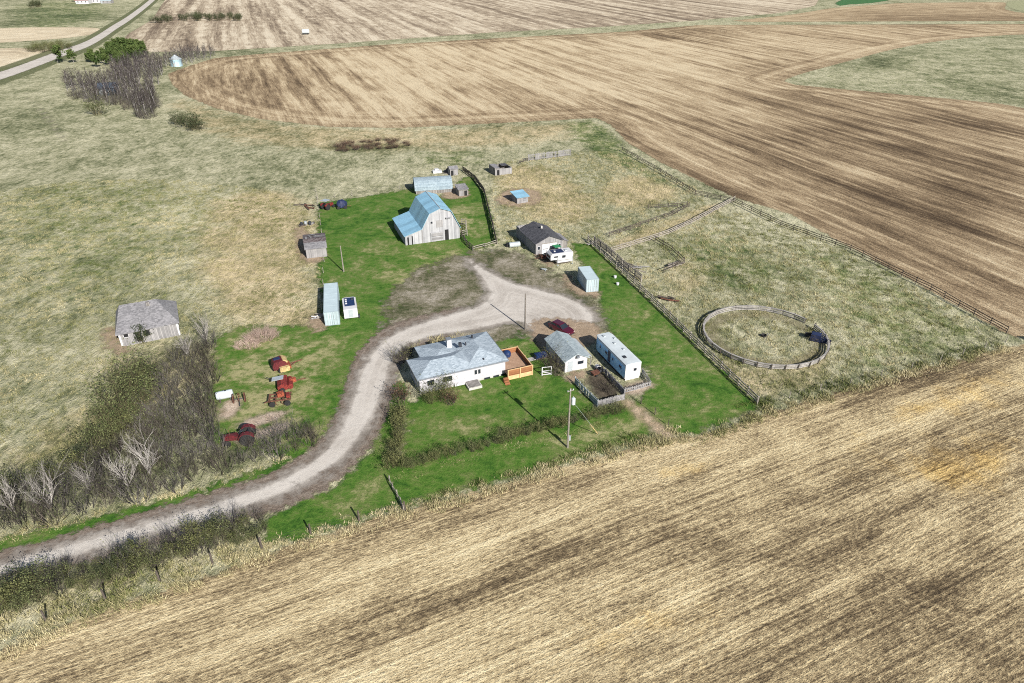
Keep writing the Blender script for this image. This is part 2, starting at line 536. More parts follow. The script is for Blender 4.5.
# lawns of the yard
L_main = sdf(px((319, 203), (352, 199), (400, 191), (416, 188), (425, 196), (452, 196), (456, 186), (463, 178), (471, 176), (486, 196), (497, 243), (473, 252), (505, 250),
                (520, 256), (500, 270), (450, 280), (400, 322), (372, 345), (352, 372), (343, 402), (325, 438), (300, 458), (212, 446), (210, 400), (216, 340), (240, 326), (300, 326), (322, 326), (324, 300), (318, 268), sm=0))
L_house = sdf(px((396, 372), (410, 400), (410, 420), (398, 420), (392, 480), (404, 506), (330, 527), (268, 549), (262, 520), (300, 505), (345, 480), (372, 450), (385, 410), (388, 385)))
L_front = sdf(px((412, 404), (440, 385), (505, 372), (560, 376), (575, 385), (597, 410), (640, 402), (655, 434), (560, 463), (480, 486), (402, 506), (388, 478), (405, 440), sm=0))
L_back = sdf(px((470, 334), (500, 326), (522, 324), (530, 338), (548, 350), (556, 378), (500, 378), (480, 345)))
L_east = sdf(px((572, 243), (590, 243), (612, 264), (640, 292), (690, 340), (758, 406), (700, 432), (665, 434), (640, 404), (650, 372), (622, 345), (600, 318), (598, 290), (580, 262), sm=0))
L_ditch = sdf(px((-60, 558), (0, 540), (60, 526), (130, 508), (200, 490), (262, 470), (290, 459), (292, 466), (258, 481), (200, 499), (130, 519), (60, 539), (0, 552), (-60, 568)))
l_tan = blobs((.9, 5, px((212, 335), (330, 330), (345, 350), (335, 420), (300, 445), (212, 445))), (.55, 6, px((380, 250), (470, 245), (500, 255), (440, 275), (390, 300))),
              (.9, 4, px((215, 395), (250, 380), (250, 420), (225, 440))), (.75, 6, px((245, 330), (300, 330), (330, 345), (330, 380), (250, 390))),
              (.8, 2.5, px((440, 425), (490, 415), (495, 428), (450, 440))), (.9, 3, px((560, 440), (640, 415), (650, 432), (570, 458))),
              (.5, 5, px((400, 330), (420, 250), (480, 250), (520, 262), (470, 290))), (.7, 3, px((420, 215), (470, 200), (490, 240), (455, 240))),
              (.75, 2.5, px((300, 520), (380, 470), (385, 495), (310, 540))), (.5, 5, px((600, 300), (640, 300), (690, 350), (660, 360))),
              (.8, 2.0, px((640, 370), (660, 365), (672, 385), (650, 398))), (.4, 4, px((330, 270), (380, 240), (400, 260), (350, 310))), (.55, 2.5, px((690, 395), (740, 395), (740, 408), (700, 420))))
d_lawn = np.maximum.reduce([L_main, L_house, L_front, L_back, L_east, L_ditch])
sheet('lawn', d_lawn, .04, mat_lawn(), attrs={'tan': l_tan}, margin=3)

# worn yard, road
sheet('yard', sdf(px((384, 322), (392, 292), (420, 272), (455, 256), (472, 252), (505, 250), (525, 258), (548, 270), (570, 286), (594, 300), (606, 325), (590, 340),
                     (545, 342), (528, 332), (480, 345), (400, 352))), .055, mat_worn(), margin=7)
road = [(-80, 585), (0, 560), (60, 544), (130, 524), (200, 504), (260, 486), (300, 467), (326, 446), (341, 420), (350, 395), (357, 372), (369, 352), (388, 335), (412, 324),
        (440, 316), (472, 307), (488, 298), (482, 282), (466, 264), (463, 256), (470, 258), (496, 274), (515, 283), (545, 290), (575, 298), (596, 312), (598, 326), (575, 334), (552, 337), (530, 335),
        (519, 321), (480, 331), (440, 337), (416, 343), (402, 352), (393, 368), (389, 388), (379, 412), (364, 440), (340, 466), (306, 487), (262, 506), (200, 525), (100, 553), (0, 579), (-80, 606)]
road_v = [(-80, 572), (0, 552), (60, 537), (130, 516), (200, 496), (260, 479), (298, 460), (322, 438), (335, 418), (343, 395), (350, 368), (362, 346), (384, 328), (412, 318), (440, 312), (470, 306),
          (470, 330), (418, 346), (405, 355), (398, 370), (394, 392), (386, 418), (371, 446), (348, 473), (314, 496), (268, 514), (200, 532), (100, 560), (0, 585), (-80, 612)]
sheet('road_verge', sdf(px(*road_v)), .068, mat_verge(), margin=1.5)
sheet('gravel_road', sdf(px(*road)), .08, mat_gravel(), margin=3)
FR = [(-30, 84, 4.2), (0, 76, 3.8), (30, 65.5, 3.5), (60, 54, 3.2), (85, 45, 2.8), (100, 37, 2.6), (115, 27, 2.3), (130, 17.5, 2.0), (150, 2, 1.7), (165, -12, 1.5)]


def ribbon(name, pts, z, mat, over=1.35):
    """a road as a strip of quads, edge = metres from its border"""
    L = np.array([at(x - h * .9, y - h * .75) for x, y, h in pts])
    Rr = np.array([at(x + h * .9, y + h * .75) for x, y, h in pts])

    def fine(P):
        t = np.linspace(0, len(P) - 1, 90)
        i = np.clip(t.astype(int), 0, len(P) - 2)
        f = (t - i)[:, None]
        g = lambda k: P[np.clip(i + k, 0, len(P) - 1)]
        p0, p1, p2, p3 = g(-1), g(0), g(1), g(2)
        return .5 * (2 * p1 + (p2 - p0) * f + (2 * p0 - 5 * p1 + 4 * p2 - p3) * f ** 2 + (3 * p1 - p0 - 3 * p2 + p3) * f ** 3)
    L, Rr = fine(L), fine(Rr)
    c, hw = (L + Rr) / 2, np.linalg.norm(Rr - L, axis=1) / 2
    v, e = [], []
    for k in range(len(c)):
        for s_ in (-over, -1, -.5, 0, .5, 1, over):
            p = c[k] + (Rr[k] - L[k]) / 2 * s_
            v.append((p[0], p[1], z))
            e.append(hw[k] * (1 - abs(s_)))
    fs = [(k * 7 + j, k * 7 + j + 1, (k + 1) * 7 + j + 1, (k + 1) * 7 + j) for k in range(len(c) - 1) for j in range(6)]
    me = bpy.data.meshes.new(name)
    me.from_pydata(v, [], fs)
    me.attributes.new('edge', 'FLOAT', 'POINT').data.foreach_set('value', np.array(e, np.float32))
    me.materials.append(mat)
    o = bpy.data.objects.new(name, me)
    C.objects.link(o)
    o['kind'] = 'structure'


ribbon('roadside_grass', [(x, y, h * 2.3) for x, y, h in FR], .05, mat_patch('roadside_grass', (.07, .09, .045), (.19, .20, .10), 2.2, .7))
ribbon('gravel_road', FR, .075, mat_gravel(-.02))
sheet('dirt_path', sdf(px((626, 398), (634, 404), (650, 416), (664, 428), (676, 436), (664, 440), (650, 427), (636, 415), (622, 404))), .06,
      mat_patch('trodden_dirt', (.34, .25, .16), (.55, .44, .32), .5, .95))
sheet('dirt_path', sdf(px((26, 92), (36, 100), (52, 118), (68, 140), (62, 142), (46, 121), (30, 103), (24, 96))), .05, mat_patch('old_track', (.17, .17, .12), (.36, .33, .24), 1.5, .6), margin=2)
# bare and dead patches
m_dead = mat_patch('dead_grass', (.27, .20, .125), (.56, .46, .34), 1.0, .9)
m_dirt = mat_patch('bare_dirt', (.24, .175, .12), (.45, .35, .255), 1.3, .85)
m_hay = mat_patch('old_hay', (.30, .22, .16), (.60, .50, .41), .5, .95)
m_soil = mat_patch('garden_soil', (.05, .042, .032), (.14, .115, .085), .5, .95)
for k_, (name, m, q) in enumerate([
    ('bare_patch', m_dirt, ((530, 322), (552, 318), (590, 322), (604, 332), (596, 345), (560, 345), (545, 352), (532, 340))),
    ('bare_patch', m_dirt, ((562, 272), (574, 284), (598, 292), (604, 296), (584, 297), (566, 288))),
    ('bare_patch', m_dirt, ((538, 244), (548, 256), (556, 268), (546, 266), (534, 252))),
    ('bare_patch', m_dirt, ((296, 222), (324, 248), (326, 262), (304, 264), (296, 245))),
    ('bare_patch', m_dirt, ((310, 315), (325, 312), (328, 330), (312, 333))),
    ('bare_patch', m_dirt, ((100, 330), (118, 326), (124, 348), (140, 352), (112, 356))),
    ('bare_patch', m_dirt, ((505, 190), (536, 188), (544, 202), (520, 208), (492, 203))),
    ('bare_patch', m_dirt, ((455, 186), (468, 190), (470, 197), (448, 200), (440, 196))),
    ('hay_litter', m_hay, ((238, 424), (262, 415), (285, 411), (288, 417), (262, 425), (241, 430))),
    ('hay_litter', m_hay, ((230, 436), (262, 430), (288, 421), (293, 428), (264, 438), (236, 444))),
    ('hay_litter', m_hay, ((220, 408), (232, 398), (244, 402), (232, 418), (220, 422))),
    ('gravel_pad', m_hay, ((620, 388), (648, 380), (655, 388), (628, 397))),
    ('garden_bed', m_soil, ((586, 376), (604, 370), (621, 397), (599, 402))),
    ('bare_patch', m_dirt, ((560, 378), (574, 372), (588, 372), (580, 384))),
]):
    sheet(name, sdf(px(*q)), .085 + .004 * k_, m, margin=1)
c_ = at(764, 337)
ring = 1.0 - np.abs(np.hypot(GX - 40.33, GY - 94.48) - 8.1)
sheet('worn_track', ring, .05, mat_patch('trampled_grass', (.15, .13, .075), (.36, .31, .2), .6, .4), margin=1)
# concrete step pad between deck and garage


# ------------------------------------------------------------------ mesh helpers
class MB:
    def __init__(s):
        s.v, s.f = [], []

    def add(s, vs, fs):
        b = len(s.v)
        s.v += [tuple(map(float, p)) for p in vs]
        s.f += [tuple(b + i for i in f) for f in fs]
        return s

    def box(s, x0, x1, y0, y1, z0, z1):
        return s.add([(x0, y0, z0), (x1, y0, z0), (x1, y1, z0), (x0, y1, z0), (x0, y0, z1), (x1, y0, z1), (x1, y1, z1), (x0, y1, z1)],
                     [(0, 3, 2, 1), (4, 5, 6, 7), (0, 1, 5, 4), (1, 2, 6, 5), (2, 3, 7, 6), (3, 0, 4, 7)])

    def obox(s, c, sx, sy, sz, rz=0.0, ry=0.0, rx=0.0):
        M = Matrix.Translation(c) @ Matrix.Rotation(rz, 4, 'Z') @ Matrix.Rotation(ry, 4, 'Y') @ Matrix.Rotation(rx, 4, 'X')
        vs = [M @ Vector((a * sx / 2, b * sy / 2, e * sz / 2)) for e in (-1, 1) for a, b in ((-1, -1), (1, -1), (1, 1), (-1, 1))]
        return s.add(vs, [(0, 3, 2, 1), (4, 5, 6, 7), (0, 1, 5, 4), (1, 2, 6, 5), (2, 3, 7, 6), (3, 0, 4, 7)])

    def loft(s, rings, cap=True):
        n = len(rings[0])
        vs = [p for r in rings for p in r]
        fs = []
        for k in range(len(rings) - 1):
            for i in range(n):
                j = (i + 1) % n
                fs.append((k * n + i, k * n + j, (k + 1) * n + j, (k + 1) * n + i))
        if cap:
            fs.append(tuple(range(n))[::-1])
            fs.append(tuple((len(rings) - 1) * n + i for i in range(n)))
        return s.add(vs, fs)

    def extr(s, prof, y0, y1):
        """profile of (x, z) pushed along y"""
        return s.loft([[(x, y0, z) for x, z in prof], [(x, y1, z) for x, z in prof]])

    def extx(s, prof, x0, x1):
        """profile of (y, z) pushed along x"""
        return s.loft([[(x0, y, z) for y, z in prof], [(x1, y, z) for y, z in prof]])

    def tube(s, p0, p1, r0, r1=None, n=6, cap=True):
        r1 = r0 if r1 is None else r1
        p0, p1 = Vector(p0), Vector(p1)
        ax = (p1 - p0)
        if ax.length < 1e-6:
            return s
        ax.normalize()
        a = ax.orthogonal().normalized()
        b = ax.cross(a)
        rg = [[p + (a * math.cos(2 * PI * i / n) + b * math.sin(2 * PI * i / n)) * r for i in range(n)] for p, r in ((p0, r0), (p1, r1))]
        return s.loft(rg, cap)

    def lathe(s, prof, n=16, c=(0, 0, 0), axis='Z'):
        rg = []
        for r, z in prof:
            ring = []
            for i in range(n):
                a = 2 * PI * i / n
                p = (r * math.cos(a), r * math.sin(a), z)
                if axis == 'X':
                    p = (p[2], p[0], p[1])
                elif axis == 'Y':
                    p = (p[0], p[2], p[1])
                ring.append((p[0] + c[0], p[1] + c[1], p[2] + c[2]))
            rg.append(ring)
        return s.loft(rg)

    def slab(s, pts, t):
        """polygon (counter-clockwise from above) given a thickness downwards along its normal"""
        P = [Vector(p) for p in pts]
        n = (P[1] - P[0]).cross(P[2] - P[0]).normalized()
        if n.z < 0:
            P = P[::-1]
            n = -n
        Q = [p - n * t for p in P]
        return s.loft([Q, P])

    def build(s, name, mat, parent=None, smooth=False, **pr):
        me = bpy.data.meshes.new(name)
        me.from_pydata(s.v, [], s.f)
        import bmesh
        b = bmesh.new()
        b.from_mesh(me)
        bmesh.ops.recalc_face_normals(b, faces=b.faces)
        b.to_mesh(me)
        b.free()
        if smooth:
            me.polygons.foreach_set('use_smooth', [True] * len(me.polygons))
        me.materials.append(mat)
        o = bpy.data.objects.new(name, me)
        C.objects.link(o)
        if parent is not None:
            o.parent = parent
        for k, v in pr.items():
            o[k] = v
        return o


def thing(name, label, cat, x, y, deg=0.0, group=None, z=0.0):
    o = bpy.data.objects.new(name, None)
    o.empty_display_size = .3
    C.objects.link(o)
    o.location = (x, y, z)
    o.rotation_euler = (0, 0, math.radians(deg))
    o['label'] = label
    o['category'] = cat
    if group:
        o['group'] = group
    return o


def tag(o, label, cat, group=None):
    o['label'] = label
    o['category'] = cat
    if group:
        o['group'] = group
    return o


def dup(root, loc, rz, scale=1.0, label=None, group=None):
    r = root.copy()
    C.objects.link(r)
    r.location = loc
    r.rotation_euler = (0, 0, rz)
    r.scale = (scale,) * 3 if not isinstance(scale, tuple) else scale
    if label:
        r['label'] = label
    if group:
        r['group'] = group
    for ch in list(root.children):
        c = ch.copy()
        C.objects.link(c)
        c.parent = r
        for g in list(ch.children):
            e = g.copy()
            C.objects.link(e)
            e.parent = c
    return r


# ------------------------------------------------------------------ object materials
def plain(name, col, rough=.6, var=.12, scale=2.0, metal=0.0, bump=0.0, coat=0.0, spec=.4):
    col = tuple(.86 * q for q in col)
    t = NT(name)
    co = t.objco()
    v = t.noise(scale, 5, .65, co)
    c0 = tuple(c * (1 - var) for c in col)
    c1 = tuple(min(1, c * (1 + var)) for c in col)
    c = t.ramp(v, [(.35, c0), (.65, c1)])
    n = t.bump(t.noise(scale * 6, 3, .6, co), .02, bump) if bump else None
    return t.bsdf(c, rough, n, metal, spec, coat=coat)


def boards(name, c0, c1, board=.2, vert=True, rough=.9, dirt=.5):
    """weathered planks: each board its own tone, grain streaks, dark gaps"""
    c0, c1 = (tuple(.86 * q for q in c) for c in (c0, c1))
    t = NT(name)
    co = t.objco()
    s = t.sep(co)
    u = t.ma('ADD', s[0], t.ma('MULTIPLY', s[1], 1.0)) if vert else s[2]
    k = t.ma('FLOOR', t.ma('DIVIDE', u, board))
    cc = t.n('ShaderNodeCombineXYZ')
    t.set(cc.inputs[0], k)
    wn_ = t.n('ShaderNodeTexWhiteNoise', noise_dimensions='3D')
    t.set(wn_.inputs['Vector'], cc.outputs[0])
    fr_ = t.ma('FRACT', t.ma('DIVIDE', u, board))
    gap = t.rng(t.ma('ABSOLUTE', t.ma('SUBTRACT', fr_, .5)), .42, .5)
    grain = t.noise(1, 5, .7, t.map(0, (4, 4, .5) if vert else (.5, .5, 6), co))
    st = t.noise(.55, 6, .75, co)
    v = t.ma('ADD', t.ma('MULTIPLY', wn_.outputs[0], .35), t.ma('MULTIPLY', grain, .4))
    v = t.ma('ADD', v, t.ma('MULTIPLY', st, dirt))
    v = t.ma('SUBTRACT', v, .1 + dirt * .2)
    c = t.ramp(v, [(.2, c0), (.7, c1)])
    c = t.mix(t.ma('MULTIPLY', gap, .55), c, tuple(q * .25 for q in c0))
    return t.bsdf(c, rough, t.bump(t.ma('SUBTRACT', grain, gap), .02, .8), spec=.2)


def shingles(name, c0, c1, course=.28, rough=.9):
    c0, c1 = (tuple(.86 * q for q in c) for c in (c0, c1))
    t = NT(name)
    co = t.objco()
    br = t.voro(3.2, t.map(0, (1, 1.6, 1), co), 'Color')
    st = t.noise(.45, 6, .72, co)
    f = t.noise(7, 3, .7, co)
    v = t.ma('ADD', t.ma('MULTIPLY', t.sep(br)[0], .34), t.ma('MULTIPLY', st, .45))
    v = t.ma('ADD', v, t.ma('MULTIPLY', f, .35))
    c = t.ramp(v, [(.32, c0), (.74, c1)])
    return t.bsdf(c, rough, t.bump(t.ma('ADD', t.sep(br)[0], f), .03, .7), spec=.25)


def ribbed(name, col, axis=0, pitch=.25, rough=.42, metal=.35, rust=0.0, var=.12):
    col = tuple(.86 * q for q in col)
    t = NT(name)
    co = t.objco()
    s = t.sep(co)
    u = t.ma('ABSOLUTE', t.ma('SUBTRACT', t.ma('FRACT', t.ma('DIVIDE', s[axis], pitch)), .5))
    rib = t.rng(u, .36, .46)
    st = t.noise(.5, 6, .7, co)
    sheetn = t.n('ShaderNodeTexWhiteNoise', noise_dimensions='1D')
    t.set(sheetn.inputs['W'], t.ma('FLOOR', t.ma('DIVIDE', s[axis], pitch * 4)))
    v = t.ma('ADD', t.ma('MULTIPLY', st, .7), t.ma('MULTIPLY', sheetn.outputs[0], .3))
    c = t.ramp(v, [(.3, tuple(q * (1 - var * 1.6) for q in col)), (.65, tuple(min(1, q * (1 + var)) for q in col))])
    if rust:
        rm = t.rng(t.noise(.9, 6, .75, co), .56 - rust * .1, .72)
        c = t.mix(t.ma('MULTIPLY', rm, .8), c, (.16, .07, .035))
    return t.bsdf(c, rough, t.bump(rib, .03, 1.0), metal, .5)


M = dict(
    barn_roof=ribbed('barn_metal_roof', (.30, .55, .72), 1, .3, .38, .25),
    barn_wall=boards('barn_boards', (.23, .235, .255), (.46, .465, .49), .22, True, dirt=.6),
    grey_board=boards('grey_boards', (.10, .095, .09), (.34, .32, .31), .2, True, dirt=.7),
    pale_board=boards('pale_boards', (.17, .168, .175), (.37, .36, .365), .2, True, dirt=.6),
    fence_wood=plain('fence_wood', (.26, .235, .21), .9, .4, 3.0),
    dark_wood=plain('dark_wood', (.085, .07, .06), .9, .4, 3.0),
    door_dark=plain('dark_opening', (.012, .012, .014), .9, .2),
    door_wood=boards('door_boards', (.14, .14, .15), (.40, .39, .40), .25, False),
    glass=plain('window_glass', (.02, .026, .035), .12, .2, spec=.6),
    white=plain('white_paint', (.56, .56, .585), .5, .05, 1.2),
    siding=boards('white_siding', (.47, .465, .50), (.58, .57, .61), .2, False, .55, dirt=.3),
    trim=plain('pale_trim', (.36, .40, .43), .5, .08),
    fascia=plain('grey_fascia', (.17, .19, .22), .6, .1),
    house_roof=shingles('house_shingles', (.20, .25, .30), (.37, .43, .49)),
    garage_roof=shingles('garage_shingles', (.20, .25, .28), (.37, .43, .46)),
    shed_roof=shingles('pale_blue_shingles', (.17, .23, .28), (.30, .37, .42)),
    dark_roof=shingles('dark_shingles', (.025, .027, .034), (.105, .105, .12)),
    old_roof=shingles('old_grey_shingles', (.12, .12, .13), (.27, .265, .28)),
    patch_roof=shingles('patched_roof', (.035, .02, .022), (.17, .15, .155)),
    cont=ribbed('container_steel', (.44, .54, .59), 0, .3, .5, .1),
    cont_side=ribbed('container_side_steel', (.44, .54, .59), 1, .3, .5, .1),
    cont_roof=plain('container_roof_steel', (.46, .56, .60), .5, .06, .8),
    rail=plain('door_bars', (.30, .37, .41), .5, .1),
    mobile_side=ribbed('trailer_siding', (.32, .62, .96), 2, .2, .45, .0),  # blue siding, deepened to put the shade of its side into the colour
    mobile_end=plain('trailer_end_panel', (.60, .59, .58), .5, .04),
    mobile_roof=plain('trailer_roof', (.52, .57, .60), .5, .08, .9),
    deck=boards('cedar_deck', (.36, .23, .155), (.52, .36, .26), .14, True, .7, .25),
    cedar=boards('cedar_rails', (.19, .075, .035), (.40, .19, .09), .18, False, .7, .4),
    cedar_pale=plain('cedar_posts', (.58, .38, .2), .7, .2, 2),
    car=plain('dark_red_paint', (.07, .005, .016), .25, .1, coat=1.0),
    rubber=plain('tyre_rubber', (.018, .018, .019), .8, .2),
    chrome=plain('grey_metal', (.42, .42, .44), .35, .15, metal=.7),
    dark_metal=plain('dark_steel', (.03, .033, .042), .5, .3),
    navy=plain('navy_steel', (.02, .028, .075), .4, .25),
    blue=plain('blue_tarp', (.012, .03, .10), .45, .25, 3, bump=.4),
    red=plain('red_machine_paint', (.165, .022, .018), .65, .7, 5),
    maroon=plain('faded_maroon_paint', (.10, .014, .018), .6, .5, 4),
    rust=plain('rusty_iron', (.12, .05, .032), .85, .6, 4.0),
    orange=plain('orange_red_paint', (.25, .06, .03), .7, .7, 6.0),
    yellow=plain('pale_yellow_panel', (.46, .34, .16), .6, .4, 3),
    green=plain('green_machine_paint', (.02, .22, .09), .45, .2),
    galv=plain('galvanised_steel', (.50, .55, .58), .4, .15, 2, metal=.4),
    tank=plain('white_tank_paint', (.50, .56, .60), .45, .08),
    conc=plain('concrete', (.42, .41, .39), .9, .2, 2),
    pole=plain('pole_wood', (.22, .20, .175), .85, .25, 3),
    pole_dark=plain('weathered_pole_wood', (.14, .125, .11), .85, .3, 3),
    cabin=plain('blue_cabin', (.05, .07, .10), .7, .15, 1),
    bin=ribbed('bin_steel', (.42, .60, .72), 2, .5, .4, .4),
    lens=plain('lamp_lens', (.55, .5, .45), .2, .1),
    red_lens=plain('red_lamp_lens', (.4, .02, .02), .3, .1),
    roof_red=plain('red_roof', (.30, .05, .05), .7, .2, 1),
    roof_brown=plain('brown_roof', (.14, .09, .08), .8, .2, 1),
)


def window(par, axis, pos, wid, hgt, name='window', face=None, fw=.07, pane='glass', frame='white'):
    """a framed window on a wall. axis 'x-','x+','y-','y+' is the way it looks; pos (x, y, z) its lower centre on the wall face"""
    x, y, z = pos
    fr_, pn = MB(), MB()
    s = {'y-': (0, -1), 'y+': (0, 1), 'x-': (-1, 0), 'x+': (1, 0)}[axis]

    def bx(mb, a0, a1, z0, z1, d0, d1):
        if s[0] == 0:
            ys = sorted((y + s[1] * d0, y + s[1] * d1))
            mb.box(x + a0, x + a1, ys[0], ys[1], z + z0, z + z1)
        else:
            xs = sorted((x + s[0] * d0, x + s[0] * d1))
            mb.box(xs[0], xs[1], y + a0, y + a1, z + z0, z + z1)
    h = wid / 2
    bx(fr_, -h, -h + fw, 0, hgt, -.05, .06)
    bx(fr_, h - fw, h, 0, hgt, -.05, .06)
    bx(fr_, -h + fw, h - fw, 0, fw, -.05, .06)
    bx(fr_, -h + fw, h - fw, hgt - fw, hgt, -.05, .06)
    bx(pn, -h + fw + .002, h - fw - .002, fw + .002, hgt - fw - .002, -.02, .025)
    f = fr_.build(name, M[frame], par)
    pn.build('pane', M[pane], f)
    return f


def panel(par, name, axis, x0, x1, z0, z1, at_, mat, th=.05, **pr):
    """flat door, hatch or opening panel proud of a wall"""
    mb = MB()
    if axis in ('y-', 'y+'):
        s = -1 if axis == 'y-' else 1
        ys = sorted((at_ - s * .02, at_ + s * th))
        mb.box(x0, x1, ys[0], ys[1], z0, z1)
    else:
        s = -1 if axis == 'x-' else 1
        xs = sorted((at_ - s * .02, at_ + s * th))
        mb.box(xs[0], xs[1], x0, x1, z0, z1)
    return mb.build(name, M[mat], par, **pr)


def hip(mb, x0, x1, y0, y1, he, pitch, t=.16):
    """hip roof over a rectangle, closed underneath"""
    w_, l_ = x1 - x0, y1 - y0
    a = min(w_, l_) / 2
    hr = he + a * pitch
    if w_ >= l_:
        r0, r1 = (x0 + a, (y0 + y1) / 2, hr), (x1 - a, (y0 + y1) / 2, hr)
    else:
        r0, r1 = ((x0 + x1) / 2, y0 + a, hr), ((x0 + x1) / 2, y1 - a, hr)
    E_ = [(x0, y0), (x1, y0), (x1, y1), (x0, y1)]
    v = [(*p, he - t) for p in E_] + [(*p, he) for p in E_] + [r0, r1]
    f = [(3, 2, 1, 0)] + [(i, (i + 1) % 4, 4 + (i + 1) % 4, 4 + i) for i in range(4)]
    if w_ >= l_:
        f += [(4, 5, 9, 8), (5, 6, 9), (6, 7, 8, 9), (7, 4, 8)]
    else:
        f += [(4, 5, 8), (5, 6, 9, 8), (6, 7, 9), (7, 4, 8, 9)]
    return mb.add(v, f)


def gable(par, W, L, he, hr, wall, roof, axis='y', ov=.3, t=.1, wname='wall', rname='roof', ridge=.5):
    """gabled block from (0,0) to (W,L); ridge runs along axis"""
    if axis == 'y':
        pr = [(0, 0), (0, he), (W * ridge, hr), (W, he), (W, 0)]
        wl = MB().extr(pr, 0, L).build(wname, M[wall], par)
        s0, s1 = (hr - he) / (W * ridge), (hr - he) / (W * (1 - ridge))
        z0, z1 = he - s0 * ov, he - s1 * ov
        e = .03 + t
        rf = MB().slab([(-ov, -ov, z0 + e), (W * ridge, -ov, hr + e), (W * ridge, L + ov, hr + e), (-ov, L + ov, z0 + e)], t)
        rf.slab([(W * ridge, -ov, hr + e), (W + ov, -ov, z1 + e), (W + ov, L + ov, z1 + e), (W * ridge, L + ov, hr + e)], t)
    else:
        pr = [(0, 0), (0, he), (L * ridge, hr), (L, he), (L, 0)]
        wl = MB().extx(pr, 0, W).build(wname, M[wall], par)
        s0, s1 = (hr - he) / (L * ridge), (hr - he) / (L * (1 - ridge))
        z0, z1 = he - s0 * ov, he - s1 * ov
        e = .03 + t
        rf = MB().slab([(-ov, -ov, z0 + e), (W + ov, -ov, z0 + e), (W + ov, L * ridge, hr + e), (-ov, L * ridge, hr + e)], t)
        rf.slab([(-ov, L * ridge, hr + e), (W + ov, L * ridge, hr + e), (W + ov, L + ov, z1 + e), (-ov, L + ov, z1 + e)], t)
    r = rf.build(rname, M[roof], par)
    return wl, r


def wheel(par, x, y, r, w_, axis='X', name='wheel', rim='chrome'):
    hw = w_ / 2
    t = MB().lathe([(r * .55, -hw), (r * .92, -hw), (r, -hw * .6), (r, hw * .6), (r * .92, hw), (r * .55, hw)], 18, (x, y, r), axis).build(name, M['rubber'], par, smooth=False)
    MB().lathe([(r * .12, -hw * .75), (r * .56, -hw * .8), (r * .56, hw * .8), (r * .12, hw * .75)], 14, (x, y, r), axis).build('rim', M[rim], t)
    return t


# ------------------------------------------------------------------ barn
def barn():
    b = thing('barn', 'big gambrel roofed barn with pale blue metal roof and lean-to on its left', 'barn', -11.11, 136.85, 20.73)
    Wd, Wl, L, he, hk, ki, hr, hl = 8.12, 3.65, 11.18, 3.25, 6.22, 1.67, 7.13, 2.05
    MB().extr([(-Wd, 0), (-Wd, he), (-Wd + ki, hk), (-Wd / 2, hr), (-ki, hk), (0, he - .5), (0, 0)], 0, L).build('wall', M['barn_wall'], b)
    MB().extr([(-Wd - Wl, 0), (-Wd - Wl, hl), (-Wd - .01, he - .12), (-Wd - .01, 0)], .03, L - .03).build('lean_to_wall', M['barn_wall'], b)
    e = .13
    rf = MB()
    pts = [(-Wd - .12, he - .2), (-Wd + ki, hk), (-Wd / 2, hr), (-ki, hk), (.25, he - 1.0)]
    for (x0, z0), (x1, z1) in zip(pts, pts[1:]):
        rf.slab([(x0, -.3, z0 + e), (x1, -.3, z1 + e), (x1, L + .3, z1 + e), (x0, L + .3, z0 + e)], .08)
    r = rf.build('roof', M['barn_roof'], b)
    MB().tube((-Wd / 2, -.3, hr + e), (-Wd / 2, L + .3, hr + e), .09).build('ridge_cap', M['trim'], r)
    MB().slab([(-Wd - Wl - .25, -.25, hl - .08 + e), (-Wd - .06, -.25, he - .14 + e), (-Wd - .06, L + .25, he - .14 + e), (-Wd - Wl - .25, L + .25, hl - .08 + e)], .08).build('lean_to_roof', M['barn_roof'], b)
    dr = panel(b, 'door', 'y-', -6.35, -3.55, .15, 2.05, 0, 'door_wood', .1)
    fr_ = MB()
    for z in (.15, 1.0, 1.9):
        fr_.box(-6.35, -3.55, -.15, -.101, z, z + .15)
    fr_.box(-6.35, -6.2, -.151, -.101, .31, 1.89)
    fr_.box(-3.7, -3.55, -.151, -.101, .31, 1.89)
    fr_.build('brace', M['barn_wall'], dr)
    panel(b, 'doorway', 'y-', -3.25, -2.45, .05, 2.35, 0, 'door_dark', .03)
    panel(b, 'loft_door', 'y-', -5.0, -3.6, 3.1, 4.6, 0, 'pale_board', .07)
    window(b, 'y-', (-6.0, 0, 4.0), .55, .55, frame='barn_wall')
    window(b, 'y-', (-2.75, 0, 4.55), .6, .35, frame='barn_wall')
    panel(b, 'lean_to_door', 'y-', -11.35, -11.0, .05, 1.75, .03, 'door_dark', .03)
    panel(b, 'lean_to_door', 'y-', -10.4, -10.15, .05, 1.9, .03, 'door_dark', .03)
    panel(b, 'corner_board', 'y-', -Wd - .1, -Wd + .1, 0, he - .3, 0, 'pale_board', .06)
    MB().box(-3.0, -1.9, -.5, -.05, 4.95, 5.05).build('hay_hood', M['barn_wall'], b)


barn()


